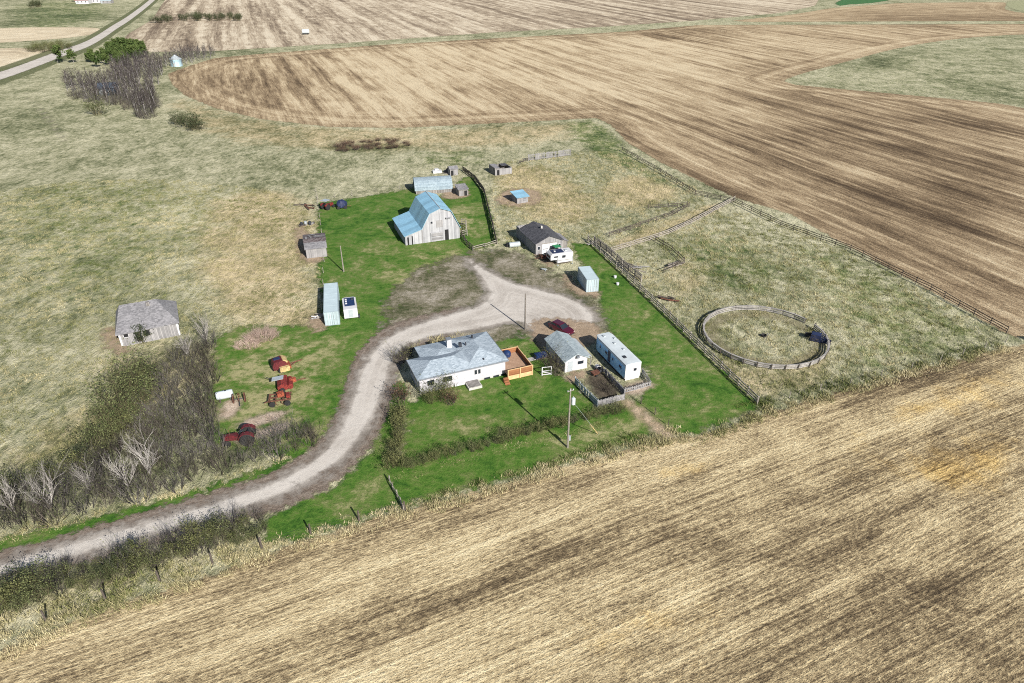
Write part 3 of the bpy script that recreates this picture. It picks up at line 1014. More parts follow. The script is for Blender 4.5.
def arch_shed():
    s = thing('arched_shed', 'long arch roofed shed with pale grey shingles behind the big barn', 'shed', -24.1, 165.6, 11.5)
    W_, D_, h = 9.3, 5.6, 3.3
    pr = [(0, 0)] + [(D_ / 2 - D_ / 2 * math.cos(a) ** 1.0, .9 + (h - .9) * math.sin(a) ** .85) for a in np.linspace(0, PI, 13)] + [(D_, 0)]
    pr = [(y, max(z, 0)) for y, z in pr]
    MB().extx(pr, .15, W_ - .15).build('wall', M['grey_board'], s)
    out = pr[1:-1]
    rf = MB()
    for (y0, z0), (y1, z1) in zip(out, out[1:]):
        n = Vector((0, -(z1 - z0), (y1 - y0))).normalized() * .1
        rf.add([(x, y, z) for x in (-.1, W_ + .1) for y, z in ((y0, z0), (y1, z1), (y1 + n.y, z1 + n.z), (y0 + n.y, z0 + n.z))],
               [(0, 1, 2, 3), (7, 6, 5, 4), (0, 4, 5, 1), (3, 2, 6, 7), (1, 5, 6, 2), (0, 3, 7, 4)])
    rf.build('roof', M['shed_roof'], s)
    panel(s, 'door', 'x-', 1.6, 4.0, 0, 2.3, .15, 'door_dark', .05)


arch_shed()


def small_sheds():
    a = thing('lean_shed', 'small dark shed with flat grey roof at the right end of the arched shed', 'shed', *at(459.0, 196.8), 20)
    W_, L_ = 2.4, 3.0
    MB().extx([(0, 0), (0, 1.7), (L_, 2.1), (L_, 0)], 0, W_).build('wall', M['grey_board'], a)
    MB().slab([(-.2, -.2, 1.80), (W_ + .2, -.2, 1.80), (W_ + .2, L_ + .2, 2.23), (-.2, L_ + .2, 2.23)], .09).build('roof', M['old_roof'], a)
    panel(a, 'door', 'y-', .3, 1.1, 0, 1.5, 0, 'pale_board', .05)
    panel(a, 'doorway', 'y-', 1.4, 2.1, .1, 1.4, 0, 'door_dark', .03)

    a = thing('tiny_shed', 'tiny pale grey shed beyond the far right corner of the arched shed', 'shed', *at(450.3, 175.9), 20)
    gable(a, 2.2, 2.4, 1.7, 2.2, 'pale_board', 'old_roof', 'x', .15)
    panel(a, 'door', 'y-', .2, .9, 0, 1.4, 0, 'door_dark', .03)

    a = thing('collapsed_shed', 'collapsed dark board shed leaning beside the tiny pale shed', 'shed', *at(443.5, 172.8), -38)
    MB().slab([(0, 0, .1), (4.2, 0, .15), (4.0, 1.5, 1.3), (.2, 1.4, 1.2)], .12).build('fallen_roof', M['dark_wood'], a)
    MB().box(.3, 3.8, 1.45, 1.6, 0, 1.3).build('wall', M['grey_board'], a)
    MB().obox((1.2, -.5, .2), 2.2, .25, .1, .3).build('plank', M['fence_wood'], a)

    a = tag(MB().obox((*at(437.2, 172.6), .3), 2.4, 1.3, .6, .3).obox((*at(436.5, 171.8), .7), 1.2, .9, .25, .5).build('scrap_pile', M['white']), 'low pile of white scrap sheets just beyond the arched shed', 'scrap')

    a = thing('roofless_shed', 'roofless ruin of a grey board shed in the far pen', 'shed', *at(495.2, 175.8), 25)
    W_, L_, h, t_ = 5.0, 4.2, 2.0, .18
    MB().box(0, W_, 0, t_, 0, h * .82).build('front_wall', M['pale_board'], a)
    MB().box(0, t_, t_ + .002, L_, 0, h).build('side_wall', M['grey_board'], a)
    MB().box(W_ - t_, W_, t_ + .002, L_, 0, h * .85).build('side_wall', M['grey_board'], a)
    MB().box(t_ + .002, W_ - t_ - .002, L_ - t_, L_, 0, h * .9).build('rear_wall', M['grey_board'], a)
    MB().slab([(.1, .3, h * .9 + .1), (1.6, .25, h * .88 + .1), (1.7, L_ - .1, h + .05), (.1, L_ - .1, h + .12)], .08).build('roof_remnant', M['old_roof'], a)
    MB().slab([(2.9, 2.2, h * .86 + .1), (4.8, 2.3, h * .86 + .08), (4.8, L_, h * .9), (2.9, L_, h * .9 + .1)], .08).build('roof_remnant', M['dark_roof'], a)
    panel(a, 'doorway', 'y-', .55, 1.25, .05, 1.45, 0, 'door_dark', .03)

    a = thing('blue_roof_hut', 'small hut with light blue roof standing alone in the straw pen', 'hut', *at(517.2, 204.3), 26)
    W_, L_ = 2.9, 3.1
    MB().extx([(0, 0), (0, 1.6), (L_, 2.1), (L_, 0)], 0, W_).build('wall', M['pale_board'], a)
    MB().slab([(-.3, -.35, 1.68), (W_ + .3, -.35, 1.68), (W_ + .3, L_ + .3, 2.27), (-.3, L_ + .3, 2.27)], .09).build('roof', M['barn_roof'], a)
    panel(a, 'door', 'y-', 1.6, 2.3, .02, 1.4, 0, 'door_wood', .04)


small_sheds()


def workshop():
    s = thing('workshop', 'grey workshop with black shingle roof and big front doors above the yard', 'workshop', 4.79, 127.74, 21.35)
    gable(s, 5.9, 8.2, 2.45, 3.75, 'pale_board', 'dark_roof', 'y', .3)
    for x0 in (1.3, 2.95):
        dr = panel(s, 'door', 'y-', x0, x0 + 1.6, .05, 2.1, 0, 'white', .06)
        MB().box(x0 + .2, x0 + 1.4, -.1, -.065, 1.0, 1.14).build('crossbar', M['pale_board'], dr)
    panel(s, 'lintel', 'y-', 1.2, 4.65, 2.16, 2.3, 0, 'fence_wood', .05)
    window(s, 'y-', (.65, 0, 1.0), .6, .8)
    window(s, 'y-', (5.25, 0, 1.0), .6, .8)
    MB().box(2.8, 3.15, 4.0, 4.3, 3.5, 4.35).build('chimney', M['conc'], s)
    # roofless annex behind, lean-to on the right
    ax = MB()
    ax.box(.0, .15, 8.22, 10.6, 0, 2.5).box(.151, 3.6, 10.45, 10.6, 0, 2.5).box(3.601, 3.75, 8.22, 10.6, 0, 2.3)
    ax.build('annex_wall', M['pale_board'], s)
    MB().box(.152, 3.599, 8.26, 10.44, 1.4, 1.5).build('annex_shade', M['door_dark'], s)  # near-black sheet partway up, painting in the shaded inside of the annex
    MB().extr([(5.92, 0), (5.92, 2.2), (7.6, 1.5), (7.6, 0)], 1.2, 5.2).build('lean_to_wall', M['grey_board'], s)
    MB().slab([(5.92, 1.0, 2.34), (7.8, 1.0, 1.56), (7.8, 5.4, 1.56), (5.92, 5.4, 2.34)], .08).build('lean_to_roof', M['old_roof'], s)


workshop()


def house():
    h = thing('farmhouse', 'white farmhouse with pale blue-grey hip roof beside the cedar deck', 'house', -13.01, 78.3, 22.7)
    he = 2.72
    i = .32
    MB().box(i, 13.5 - i, i, 5.6 - i, .35, he - .14).box(7.2, 13.5 - i, 5.6 - i, 8.9 - i, .351, he - .141).build('wall', M['siding'], h)
    MB().box(2.4, 7.19, 5.6 - i + .002, 8.4, .35, he - .25).build('wing_wall', M['siding'], h)
    MB().box(i + .04, 13.5 - i - .04, i + .04, 5.6 - i, 0, .349).box(2.44, 13.5 - i - .04, 5.6 - i, 8.35, 0, .348).build('foundation', M['conc'], h)
    rf = MB()
    hip(rf, -.02, 9.0, -.02, 5.62, he, .33)
    hip(rf, 7.0, 13.55, -.025, 9.0, he + .004, .33)
    r = rf.build('roof', M['house_roof'], h)
    wr = MB()
    hip(wr, 2.0, 8.4, 2.4, 8.85, he - .06, .2)
    wr.build('wing_roof', M['house_roof'], h)
    g = MB()
    g.box(0, 13.5, -.07, -.03, he - .2, he + .02).box(13.56, 13.62, 0, 8.95, he - .2, he + .02).box(-.09, -.03, 0, 5.6, he - .2, he + .02)
    g.build('gutter', M['fascia'], r)
    ch = MB().box(6.3, 6.95, 6.0, 6.65, 2.6, 4.35).build('chimney', M['white'], r)
    MB().box(6.22, 7.03, 5.92, 6.73, 4.351, 4.45).build('chimney_cap', M['fascia'], ch)
    for x, y, z, w_ in ((7.75, 4.8, 3.9, .4), (10.3, 6.6, 3.7, .22), (10.0, .9, 3.0, .2), (8.8, 5.2, 3.6, .18)):
        MB().box(x, x + w_, y, y + w_, z - .4, z + .25).build('roof_vent', M['dark_metal'], r)
    # front wall details
    y = i
    window(h, 'y-', (8.6, y, 1.25), .48, .85, fw=.05)
    window(h, 'y-', (9.15, y, 1.25), .48, .85, fw=.05)
    window(h, 'y-', (4.4, y, 1.1), 1.5, 1.0)
    window(h, 'y-', (1.9, y, 1.1), 1.1, 1.0)
    window(h, 'x-', (i, 2.3, 1.1), 1.2, 1.0)
    window(h, 'x-', (i, 4.3, 1.1), .9, 1.0)
    for x in (9.9, 11.3, 12.5):
        panel(h, 'basement_window', 'y-', x, x + .9, .02, .33, i + .04, 'glass', .04)
    dr = panel(h, 'door', 'x+', 3.2, 4.1, .9, 2.5, 13.5 - i, 'white', .06)
    MB().obox((13.5 - i + .09, 3.95, 1.6), .05, .08, .08).build('handle', M['chrome'], dr)
    st = MB().box(6.9, 8.9, -1.5, i - .03, 0, .42).build('cellar_hatch', M['conc'], h)
    MB().box(7.05, 8.75, -1.4, i - .1, .421, .47).build('hatch_lid', M['grey_board'], st)
    MB().box(5.3, 6.8, -.1, i - .05, .3, .6).build('window_box', M['white'], h)


house()


def deck():
    d_ = thing('deck', 'new cedar deck with solid board railing on the right end of the farmhouse', 'deck', -.62, 82.25, 22.0)
    W_, L_, z = 3.85, 5.7, .85
    MB().box(.06, W_ - .06, .06, L_, z - .12, z).build('floor', M['deck'], d_)
    MB().box(0, W_, 0, .06, 0, z - .125).box(W_ - .06, W_, .062, L_, 0, z - .125).build('skirt', M['cedar_pale'], d_)
    for x0, x1, y0, y1 in ((.05, W_, 0, .055), (W_ - .055, W_, .057, L_), (.9, W_ - .057, L_ - .055, L_)):
        rl = MB().box(x0, x1, y0, y1, z - .12, z + .82).build('railing', M['cedar'], d_)
        MB().box(x0 - .04, x1 + .04, y0 - .05, y1 + .05, z + .822, z + .88).build('top_rail', M['cedar_pale'], rl)
    for x, y in ((.05, -.03), (W_ / 2, -.03), (W_ + .03, -.03), (W_ + .03, L_ / 2), (W_ + .03, L_)):
        MB().box(x - .06, x + .06, y - .06, y + .06, 0, z + .95).build('post', M['cedar_pale'], d_)
    st = MB()
    for k in range(4):
        st.box(-.75 + .0, .0, -.05 - .28 * (k + 1), -.05 - .28 * k, 0, z - .2 * (k + 1))
    st.build('steps', M['cedar'], d_)
    # barbecue under its cover
    a = thing('barbecue', 'barbecue under a dark blue cover on the cedar deck', 'barbecue', *[float(q) for q in (d_.matrix_basis @ Vector((1.75, L_ - 1.0, z)))[:2]], 22, z=z)
    MB().lathe([(.50, .25), (.58, .3), (.60, .75), (.52, .98), (.30, 1.12), (.05, 1.16)], 14).build('cover', M['blue'], a)
    MB().box(-.35, .35, -.3, .3, .06, .26).build('cart', M['dark_metal'], a)
    for sx in (-1, 1):
        wheel(a, sx * .36, -.2, .1, .05)
    p = d_.matrix_basis @ Vector((1.0, L_ - 1.9, z))
    tag(MB().lathe([(.12, 0), (.2, .05), (.22, .4), (.18, .42)], 12, tuple(p)).build('bucket', M['white']), 'small white bucket on the deck next to the covered barbecue', 'bucket')


deck()


def garage():
    g = thing('garage', 'white board garage with grey shingle gable roof next to the long house trailer', 'garage', 7.76, 84.34, 21.0)
    W_, L_ = 3.6, 6.9
    gable(g, W_, L_, 1.95, 2.85, 'white', 'garage_roof', 'y', .28)
    window(g, 'y-', (2.5, 0, .9), 1.1, .7)
    panel(g, 'door', 'y-', .45, 1.25, .02, 1.75, 0, 'trim', .05)
    MB().box(1.7, 2.1, -.5, .3, 2.3, 2.6).build('gable_vent', M['fascia'], g)
    MB().slab([(W_ + .25, .5, 1.9), (W_ + 1.0, .5, 1.55), (W_ + 1.0, 6.0, 1.55), (W_ + .25, 6.0, 1.9)], .06).build('side_awning', M['trim'], g)
    for y in (.6, 5.9):
        MB().box(W_ + .88, W_ + .98, y - .05, y + .05, 0, 1.53).build('awning_post', M['grey_board'], g)


garage()


def mobile():
    m = thing('house_trailer', 'long white and blue house trailer with one end window, right of the garage', 'trailer', 16.24, 82.17, 21.6)
    W_, L_, h = 2.5, 9.5, 2.72
    z0 = .35
    MB().extr([(0, z0), (0, h - .12), (W_, h - .12), (W_, z0)], .03, L_ - 1.1).build('side_panel', M['mobile_side'], m)
    nose = [[(0, L_ - 1.1, z0), (0, L_ - 1.1, h - .12), (W_, L_ - 1.1, h - .12), (W_, L_ - 1.1, z0)],
            [(.15, L_ - .45, z0 + .05), (.15, L_ - .4, h - .14), (W_ - .15, L_ - .4, h - .14), (W_ - .15, L_ - .45, z0 + .05)],
            [(.5, L_, z0 + .5), (.5, L_ - .1, h - .18), (W_ - .5, L_ - .1, h - .18), (W_ - .5, L_, z0 + .5)]]
    MB().loft(nose).build('nose', M['mobile_side'], m)
    MB().box(-.02, W_ + .02, -.06, .028, z0, h - .12).build('end_panel', M['mobile_end'], m)
    rf = [[(-.05, y, h - .12), (-.03, y, h), (.4, y, h + .09), (W_ - .4, y, h + .09), (W_ + .03, y, h), (W_ + .05, y, h - .12)] for y in (-.08, L_ - 1.1)]
    rf.append([(.12, L_ - .3, h - .12), (.14, L_ - .3, h - .02), (.45, L_ - .3, h + .05), (W_ - .45, L_ - .3, h + .05), (W_ - .14, L_ - .3, h - .02), (W_ - .12, L_ - .3, h - .12)])
    r = MB().loft(rf).build('roof', M['mobile_roof'], m)
    for x, y, s_, mt in ((.55, 1.5, .42, 'dark_metal'), (1.2, 5.6, .3, 'trim'), (.7, 8.0, .35, 'trim'), (1.6, 3.6, .25, 'trim'), (1.9, 6.9, .25, 'trim')):
        MB().box(x, x + s_, y, y + s_ * 1.3, h, h + .24).build('roof_vent', M[mt], r)
    window(m, 'y-', (1.55, -.06, 1.35), .62, .62)
    for y, w_ in ((1.4, 1.3), (3.6, .8), (5.6, 1.3), (7.5, .7)):
        window(m, 'x-', (0, y, 1.3), w_ * .7, .62, frame='mobile_side', pane='navy')
    dr = panel(m, 'door', 'x-', 4.4, 5.1, .5, 2.3, 0, 'blue', .05)
    MB().box(-.1, -.05, 5.0, 5.06, 1.3, 1.42).build('handle', M['chrome'], dr)
    panel(m, 'stripe', 'x-', .1, L_ - 1.2, h - .34, h - .2, 0, 'white', .03)
    panel(m, 'skirting', 'x-', .2, L_ - 1.4, .02, z0 + .02, .05, 'dark_metal', .02)
    panel(m, 'rear_skirting', 'y-', .1, W_ - .1, .02, z0 - .01, 0, 'white', .03)
    for y in (3.6, 4.5):
        for x in (.25, W_ - .25):
            wheel(m, x, y, .34, .2)
    MB().tube((W_ / 2, L_ - .2, .5), (W_ / 2, L_ + 1.1, .5), .06).build('hitch', M['dark_metal'], m)


mobile()


def container(name, label, x, y, deg, W_, L_, h):
    c = thing(name, label, 'container', x, y, deg)
    MB().box(.04, .08, .1, L_ - .1, .14, h - .1).box(W_ - .08, W_ - .04, .1, L_ - .1, .14, h - .1).box(.081, W_ - .081, L_ - .12, L_ - .06, .14, h - .1).build('side_wall', M['cont_side'], c)
    fr_ = MB()
    for px_ in (0, W_ - .12):
        for py_ in (0, L_ - .12):
            fr_.box(px_, px_ + .12, py_, py_ + .12, 0, h)
    for py_ in (0, L_ - .1):
        fr_.box(.121, W_ - .121, py_, py_ + .1, 0, .14).box(.121, W_ - .121, py_, py_ + .1, h - .12, h)
    for px_ in (0, W_ - .1):
        fr_.box(px_, px_ + .1, .121, L_ - .121, 0, .139).box(px_, px_ + .1, .121, L_ - .121, h - .119, h)
    fr_.build('frame', M['rail'], c)
    rf = MB()
    n = max(2, int(L_ / 2))
    st = (L_ - .2) / n
    for k in range(n):
        rf.box(.1, W_ - .1, .1 + k * st + .02, .1 + (k + 1) * st - .02, h - .1, h - .015)
    rf.box(.101, W_ - .101, .101, L_ - .101, h - .15, h - .04)
    rf.build('roof', M['cont_roof'], c)
    for x0, x1 in ((.13, W_ / 2 - .01), (W_ / 2 + .01, W_ - .13)):
        d_ = MB().box(x0, x1, .02, .09, .15, h - .13).build('door', M['cont'], c)
        for q in (.3, .72):
            xx = x0 + (x1 - x0) * q
            MB().tube((xx, -.015, .16), (xx, -.015, h - .15), .03).box(xx - .04, xx + .2, -.05, -.005, 1.1, 1.18).build('lock_bar', M['galv'], d_)
    return c


container('shipping_container', 'long pale blue shipping container with double doors beside the white camper trailer', -30.77, 98.33, 12.97, 2.4, 11.15, 2.55)
container('shipping_container', 'short white shipping container with double doors near the truck camper', 13.35, 110.71, 10.97, 2.32, 5.75, 2.57)


def old_house():
    h = thing('abandoned_house', 'abandoned grey weathered house with sagging hip roof alone in the pasture', 'house', -61.05, 91.73, 26)
    W_, L_ = 8.45, 7.6
    MB().box(.0, W_, 0, L_, 0, 2.5).build('wall', M['pale_board'], h)
    ov = .35
    v = [(-ov, -ov, 2.36), (W_ + ov, -ov, 2.42), (W_ + ov, L_ + ov, 2.44), (-ov, L_ + ov, 2.44), (.7, L_ * .72, 4.6), (6.0, L_ * .66, 4.75)]
    b = [(x, y, z - .14) for x, y, z in v[:4]]
    rf = MB().add(v + b, [(0, 1, 5, 4), (1, 2, 5), (2, 3, 4, 5), (3, 0, 4), (0, 6, 7, 1), (1, 7, 8, 2), (2, 8, 9, 3), (3, 9, 6, 0), (9, 8, 7, 6)])
    r = rf.build('roof', M['old_roof'], h)
    panel(h, 'corner_board', 'y-', -.03, .22, 0, 2.3, 0, 'white', .05)
    panel(h, 'corner_board', 'y-', W_ - .22, W_ + .03, 0, 2.34, 0, 'white', .05)
    panel(h, 'sill_board', 'y-', .24, W_ - .24, .0, .22, 0, 'pale_board', .05)
    panel(h, 'frieze_board', 'y-', 4.2, 7.4, 2.05, 2.3, 0, 'white', .04)
    window(h, 'y-', (1.0, 0, 1.45), .8, .7, pane='door_dark')
    window(h, 'y-', (3.9, 0, 1.0), .9, 1.1, pane='door_dark', frame='grey_board')
    panel(h, 'doorway', 'y-', 2.3, 3.1, .3, 2.1, 0, 'door_dark', .03)
    for y in (1.5, 4.2):
        window(h, 'x+', (W_, y, .9), .9, 1.2, pane='door_dark')
    MB().box(4.6, 5.1, L_ * .5, L_ * .5 + .5, 4.3, 4.95).build('chimney', M['grey_board'], r)


old_house()


def brown_shed():
    s = thing('patched_shed', 'old shed with rusty brown patched roof and pale front on the lawn edge', 'shed', -40.95, 125.9, 17)
    W_, L_ = 4.0, 7.4
    MB().extx([(0, 0), (0, 2.0), (L_ * .45, 2.75), (L_, 2.1), (L_, 0)], 0, W_).build('wall', M['grey_board'], s)
    rf = MB().slab([(-.25, 2.0, 2.62), (W_ + .25, 2.0, 2.62), (W_ + .25, L_ * .45, 2.90), (-.25, L_ * .45, 2.90)], .09)
    rf.slab([(-.25, L_ * .45, 2.9), (W_ + .25, L_ * .45, 2.9), (W_ + .25, L_ + .3, 2.2), (-.25, L_ + .3, 2.2)], .09)
    rf.build('roof', M['patch_roof'], s)
    MB().slab([(-.2, -.25, 2.05), (W_ + .2, -.25, 2.05), (W_ + .2, 1.98, 2.605), (-.2, 1.98, 2.605)], .08).build('front_roof', M['old_roof'], s)
    panel(s, 'siding', 'y-', .05, W_ - .05, 0, 1.9, 0, 'pale_board', .05)
    for k in range(5):
        MB().obox((.4 + k * .75, 4.0 + (k % 3) * .9, 2.86 - .1 * (k % 3)), .35, 2.0, .04, .25 * k, 0, -.15).build('loose_board', M['pale_board'], s)
    x, y = at(309, 224.5)
    p = thing('scrap_heap', 'heap of scrap boards and drums behind the patched shed', 'scrap', x, y, 20)
    for k in range(9):
        MB().obox((rnd.uniform(-2, 2), rnd.uniform(-.9, .9), .15 + .2 * rnd.random()), rnd.uniform(.6, 2), .25, .18, rnd.uniform(0, 3), rnd.uniform(-.2, .2)).build('board', M[['fence_wood', 'dark_wood', 'pale_board'][k % 3]], p)
    for k in range(3):
        MB().lathe([(.3, 0), (.32, .1), (.32, .7), (.3, .8)], 12, (-1.6 + k * .9, -.3 + .4 * (k % 2), 0)).build('drum', M[['dark_metal', 'galv', 'dark_metal'][k]], p)


brown_shed()


# ------------------------------------------------------------------ vehicles and machines
def car():
    x, y = at(561.5, 331.5)
    c = thing('parked_car', 'dark red car parked nose towards the garage on bare dirt', 'car', x, y, -47)
    # x forward; sections (x, half width, z low, z high)
    L_, W_ = 4.5, .92
    body = []
    for xx, hw, z0, z1 in ((-2.25, .70, .45, .85), (-2.1, .86, .32, 1.0), (-1.4, W_, .26, 1.04), (0, W_ + .01, .24, 1.0), (1.0, W_, .26, .97), (1.75, .88, .3, .88), (2.15, .76, .36, .74), (2.25, .6, .42, .66)):
        body.append([(xx, -hw * .96, z0), (xx, -hw, z0 + .15), (xx, -hw, (z0 + z1) / 2 + .1), (xx, -hw * .9, z1), (xx, hw * .9, z1), (xx, hw, (z0 + z1) / 2 + .1), (xx, hw, z0 + .15), (xx, hw * .96, z0)])
    bd = MB().loft(body).build('body', M['car'], c, smooth=False)
    cab = [[(-2.0, -.78, .98), (-2.0, .78, .98), (.85, .78, .95), (.85, -.78, .95)], [(-1.62, -.66, 1.42), (-1.62, .66, 1.42), (.12, .66, 1.44), (.12, -.66, 1.44)]]
    MB().loft(cab).build('windows', M['glass'], c)
    MB().loft([[(-1.66, -.69, 1.42), (-1.66, .69, 1.42), (.16, .69, 1.435), (.16, -.69, 1.435)], [(-1.5, -.58, 1.5), (-1.5, .58, 1.5), (0, .58, 1.51), (0, -.58, 1.51)]]).build('roof', M['car'], c)
    pl = MB()
    for sy in (-1, 1):
        for (x0, z0), (x1, z1) in (((.86, .96), (.13, 1.43)), ((-.55, 1.0), (-.6, 1.43)), ((-2.0, 1.0), (-1.63, 1.42))):
            pl.tube((x0, sy * .775, z0), (x1, sy * .665, z1), .045, n=5)
    pl.build('pillar', M['car'], c)
    for sy in (-1, 1):
        MB().obox((2.1, sy * .6, .66), .2, .32, .13).build('headlight', M['lens'], c)
        MB().obox((-2.16, sy * .68, .82), .12, .24, .16).build('tail_light', M['red_lens'], c)
        MB().obox((.6, sy * 1.0, 1.0), .14, .2, .12).build('mirror', M['car'], c)
    MB().obox((2.2, 0, .42), .12, 1.3, .16).build('bumper', M['dark_metal'], c)
    for xx in (-1.4, 1.42):
        for sy in (-1, 1):
            wheel(c, xx, sy * .84, .33, .22, 'Y')


car()


def truck_camper():
    c = thing('truck_camper', 'white truck camper on jacks with solar panel roof by the workshop', 'camper', *at(550.5, 266.5), 19)
    W_, L_ = 4.7, 2.2
    pr = [(.0, 1.25), (.0, 2.15), (.35, 2.5), (W_ - .05, 2.5), (W_, 2.4), (W_, .55), (1.35, .55), (1.35, 1.25)]
    MB().extr(pr, 0, L_).build('shell', M['white'], c)
    MB().box(.5, 2.9, .25, L_ - .25, 2.52, 2.58).build('solar_panel', M['navy'], c)
    MB().box(3.3, 3.8, .8, 1.3, 2.501, 2.68).build('roof_vent', M['trim'], c)
    MB().box(1.0, 1.35, .9, 1.2, 2.585, 2.7).build('roof_vent', M['white'], c)
    window(c, 'y-', (2.75, 0, 1.5), .7, .5, frame='dark_metal')
    window(c, 'y-', (1.1, 0, 1.7), .8, .3, frame='dark_metal')
    window(c, 'x-', (0, L_ / 2, 1.5), 1.5, .5, frame='dark_metal')
    panel(c, 'stripe', 'y-', 1.4, W_ - .05, .95, 1.05, 0, 'chrome', .02)
    dr = panel(c, 'door', 'x+', .8, 1.45, .6, 2.2, W_, 'trim', .04)
    for xx in (1.5, W_ - .15):
        for yy in (-.1, L_ + .1):
            j = MB().tube((xx, yy, .04), (xx, yy, 1.6), .05).build('jack', M['galv'], c)
            MB().box(xx - .15, xx + .15, yy - .15, yy + .15, 0, .04).build('foot', M['galv'], j)
    t = MB().box(1.8, W_ - .4, .2, L_ - .2, .25, .53)
    t.build('sledge', M['dark_wood'], c)
    # low steps in front
    tag(MB().obox((*at(544, 270), .25), 1.3, .5, .1, .5, .3).obox((*at(545, 271), .12), .12, .5, .25, .5).build('folding_step', M['galv']), 'small grey folding step leaning under the overhang of the truck camper', 'step')


truck_camper()


def camper_trailer():
    c = thing('camper_trailer', 'white camper trailer with blue roof panel next to the long container', 'camper', -27.95, 100.2, 15)
    W_, L_ = 2.25, 4.3
    z0, h = .4, 2.05
    MB().box(0, W_, 0, L_, z0, h).build('shell', M['white'], c)
    MB().loft([[(0, L_ + .001, z0 + .2), (W_, L_ + .001, z0 + .2), (W_, L_ + .001, h), (0, L_ + .001, h)], [(.35, L_ + .5, z0 + .5), (W_ - .35, L_ + .5, z0 + .5), (W_ - .35, L_ + .5, h - .1), (.35, L_ + .5, h - .1)]]).build('nose', M['white'], c)
    MB().box(.28, W_ - .28, 1.2, L_ - .1, h + .002, h + .06).build('roof_panel', M['blue'], c)
    for y in (1.9, 2.7, 3.4):
        MB().box(.42, .72, y, y + .3, h + .061, h + .17).build('roof_vent', M['white'], c)
    MB().box(1.45, 1.85, 3.3, 3.8, h + .061, h + .2).build('roof_vent', M['dark_metal'], c)
    panel(c, 'door', 'y-', .75, 1.5, .5, 1.9, 0, 'trim', .03)
    window(c, 'x+', (W_, 2.6, 1.1), 1.0, .5, frame='dark_metal')
    for x in (0.05, W_ - .05):
        wheel(c, x, 1.7, .36, .24)
    MB().box(W_ + .02, W_ + .3, .3, .9, .1, .55).build('gas_bottle_box', M['dark_metal'], c)
    MB().tube((W_ / 2, L_, .45), (W_ / 2, L_ + 1.3, .45), .06).build('hitch', M['dark_metal'], c)


camper_trailer()


def tractor(label, x, y, deg, body, s=1.0, canopy=None, big=.72, group=None):
    t = thing('tractor', label, 'tractor', x, y, deg)
    # x forward
    MB().box(-.55, .5, -.32, .32, .5, .95).loft([[(.5, -.3, .55), (.5, .3, .55), (.5, .3, 1.2), (.5, -.3, 1.2)], [(1.9, -.24, .6), (1.9, .24, .6), (1.9, .2, 1.1), (1.9, -.2, 1.1)]]).build('body', M[body], t)
    MB().box(1.901, 1.96, -.2, .2, .62, 1.08).build('grille', M['dark_metal'], t)
    for sy in (-1, 1):
        f = MB()
        n = 9
        o = [(-.55 + (big + .12) * math.cos(a), big + (big + .12) * math.sin(a)) for a in np.linspace(.2, PI - .5, n)]
        i_ = [(-.55 + (big + .06) * math.cos(a), big + (big + .06) * math.sin(a)) for a in np.linspace(.2, PI - .5, n)]
        for k in range(n - 1):
            q = [o[k], o[k + 1], i_[k + 1], i_[k]]
            f.loft([[(x_, sy * .45, z_) for x_, z_ in q], [(x_, sy * .95, z_) for x_, z_ in q]])
        f.build('fender', M[body], t)
        wheel(t, -.55, sy * .74, big, .36, 'Y', rim=body)
        wheel(t, 1.55, sy * .55, .38, .2, 'Y', rim=body)
    se = MB().obox((-.45, 0, 1.12), .5, .5, .1).obox((-.7, 0, 1.35), .08, .5, .4).build('seat', M['dark_metal'], t)
    MB().tube((.35, 0, 1.15), (0.02, 0, 1.5), .03).lathe([(.2, -.02), (.22, 0), (.2, .02)], 12, (0, 0, 1.52)).build('steering_wheel', M['dark_metal'], t)
    MB().tube((1.2, .1, 1.1), (1.2, .1, 1.9), .04).build('exhaust', M['rust'], t)
    if canopy:
        c = MB().box(-1.15, .45, -.8, .8, 2.2, 2.28).build('canopy', M[canopy], t)
        for sx in (-1.05, .35):
            for sy in (-.7, .7):
                MB().tube((sx, sy, 1.0), (sx, sy, 2.2), .035).build('post', M['dark_metal'], c)
    t.scale = (s, s, s)
    return t


tractor('old red tractor with pale grey canopy parked at the far left corner of the lawn', *at(327.5, 209), 60, 'red', 1.0, 'galv')
x, y = at(342, 208)
tr = thing('covered_implement', 'dark blue covered implement on wheels parked right of the old red tractor', 'implement', x, y, 15)
ms = []
for k, (hx, hy, z) in enumerate(((1.2, 1.1, .45), (1.25, 1.15, .9), (1.1, 1.0, 1.5), (.7, .7, 1.85), (.25, .3, 1.95))):
    ms.append([(hx * math.cos(a) * (1 + .1 * math.sin(5 * a + k)), hy * math.sin(a) * (1 + .12 * math.cos(3 * a + k)), z + .08 * math.sin(4 * a + k)) for a in np.linspace(0, 2 * PI, 15)[:-1]])
MB().loft(ms).build('cover', M['navy'], tr)
MB().box(-1.1, 1.1, -.9, .9, .35, .44).build('chassis', M['dark_metal'], tr)
for sx in (-.8, .8):
    for sy in (-.95, .95):
        wheel(tr, sx, sy, .38, .2, 'Y')
MB().tube((1.1, 0, .4), (2.2, 0, .35), .06).build('drawbar', M['rust'], tr)
tractor('dark red vintage tractor with big rear fender half hidden behind the driveway bushes', *at(244, 442), 192, 'maroon', 1.18, None, .78)
tractor('small green tractor with green canopy in front of the workshop doors', *at(555, 255), 205, 'dark_metal', .85, 'green')
x, y = at(545.5, 259)
rt = thing('rusty_trailer', 'rusty flat farm trailer loaded with scrap beside the small green tractor', 'trailer', x, y, 20)
MB().box(-1.2, 1.2, -.8, .8, .55, .65).build('bed', M['rust'], rt)
for sx in (-1.15, 1.15):
    MB().box(sx - .04, sx + .04, -.8, .8, .651, 1.05).build('end_board', M['rust'], rt)
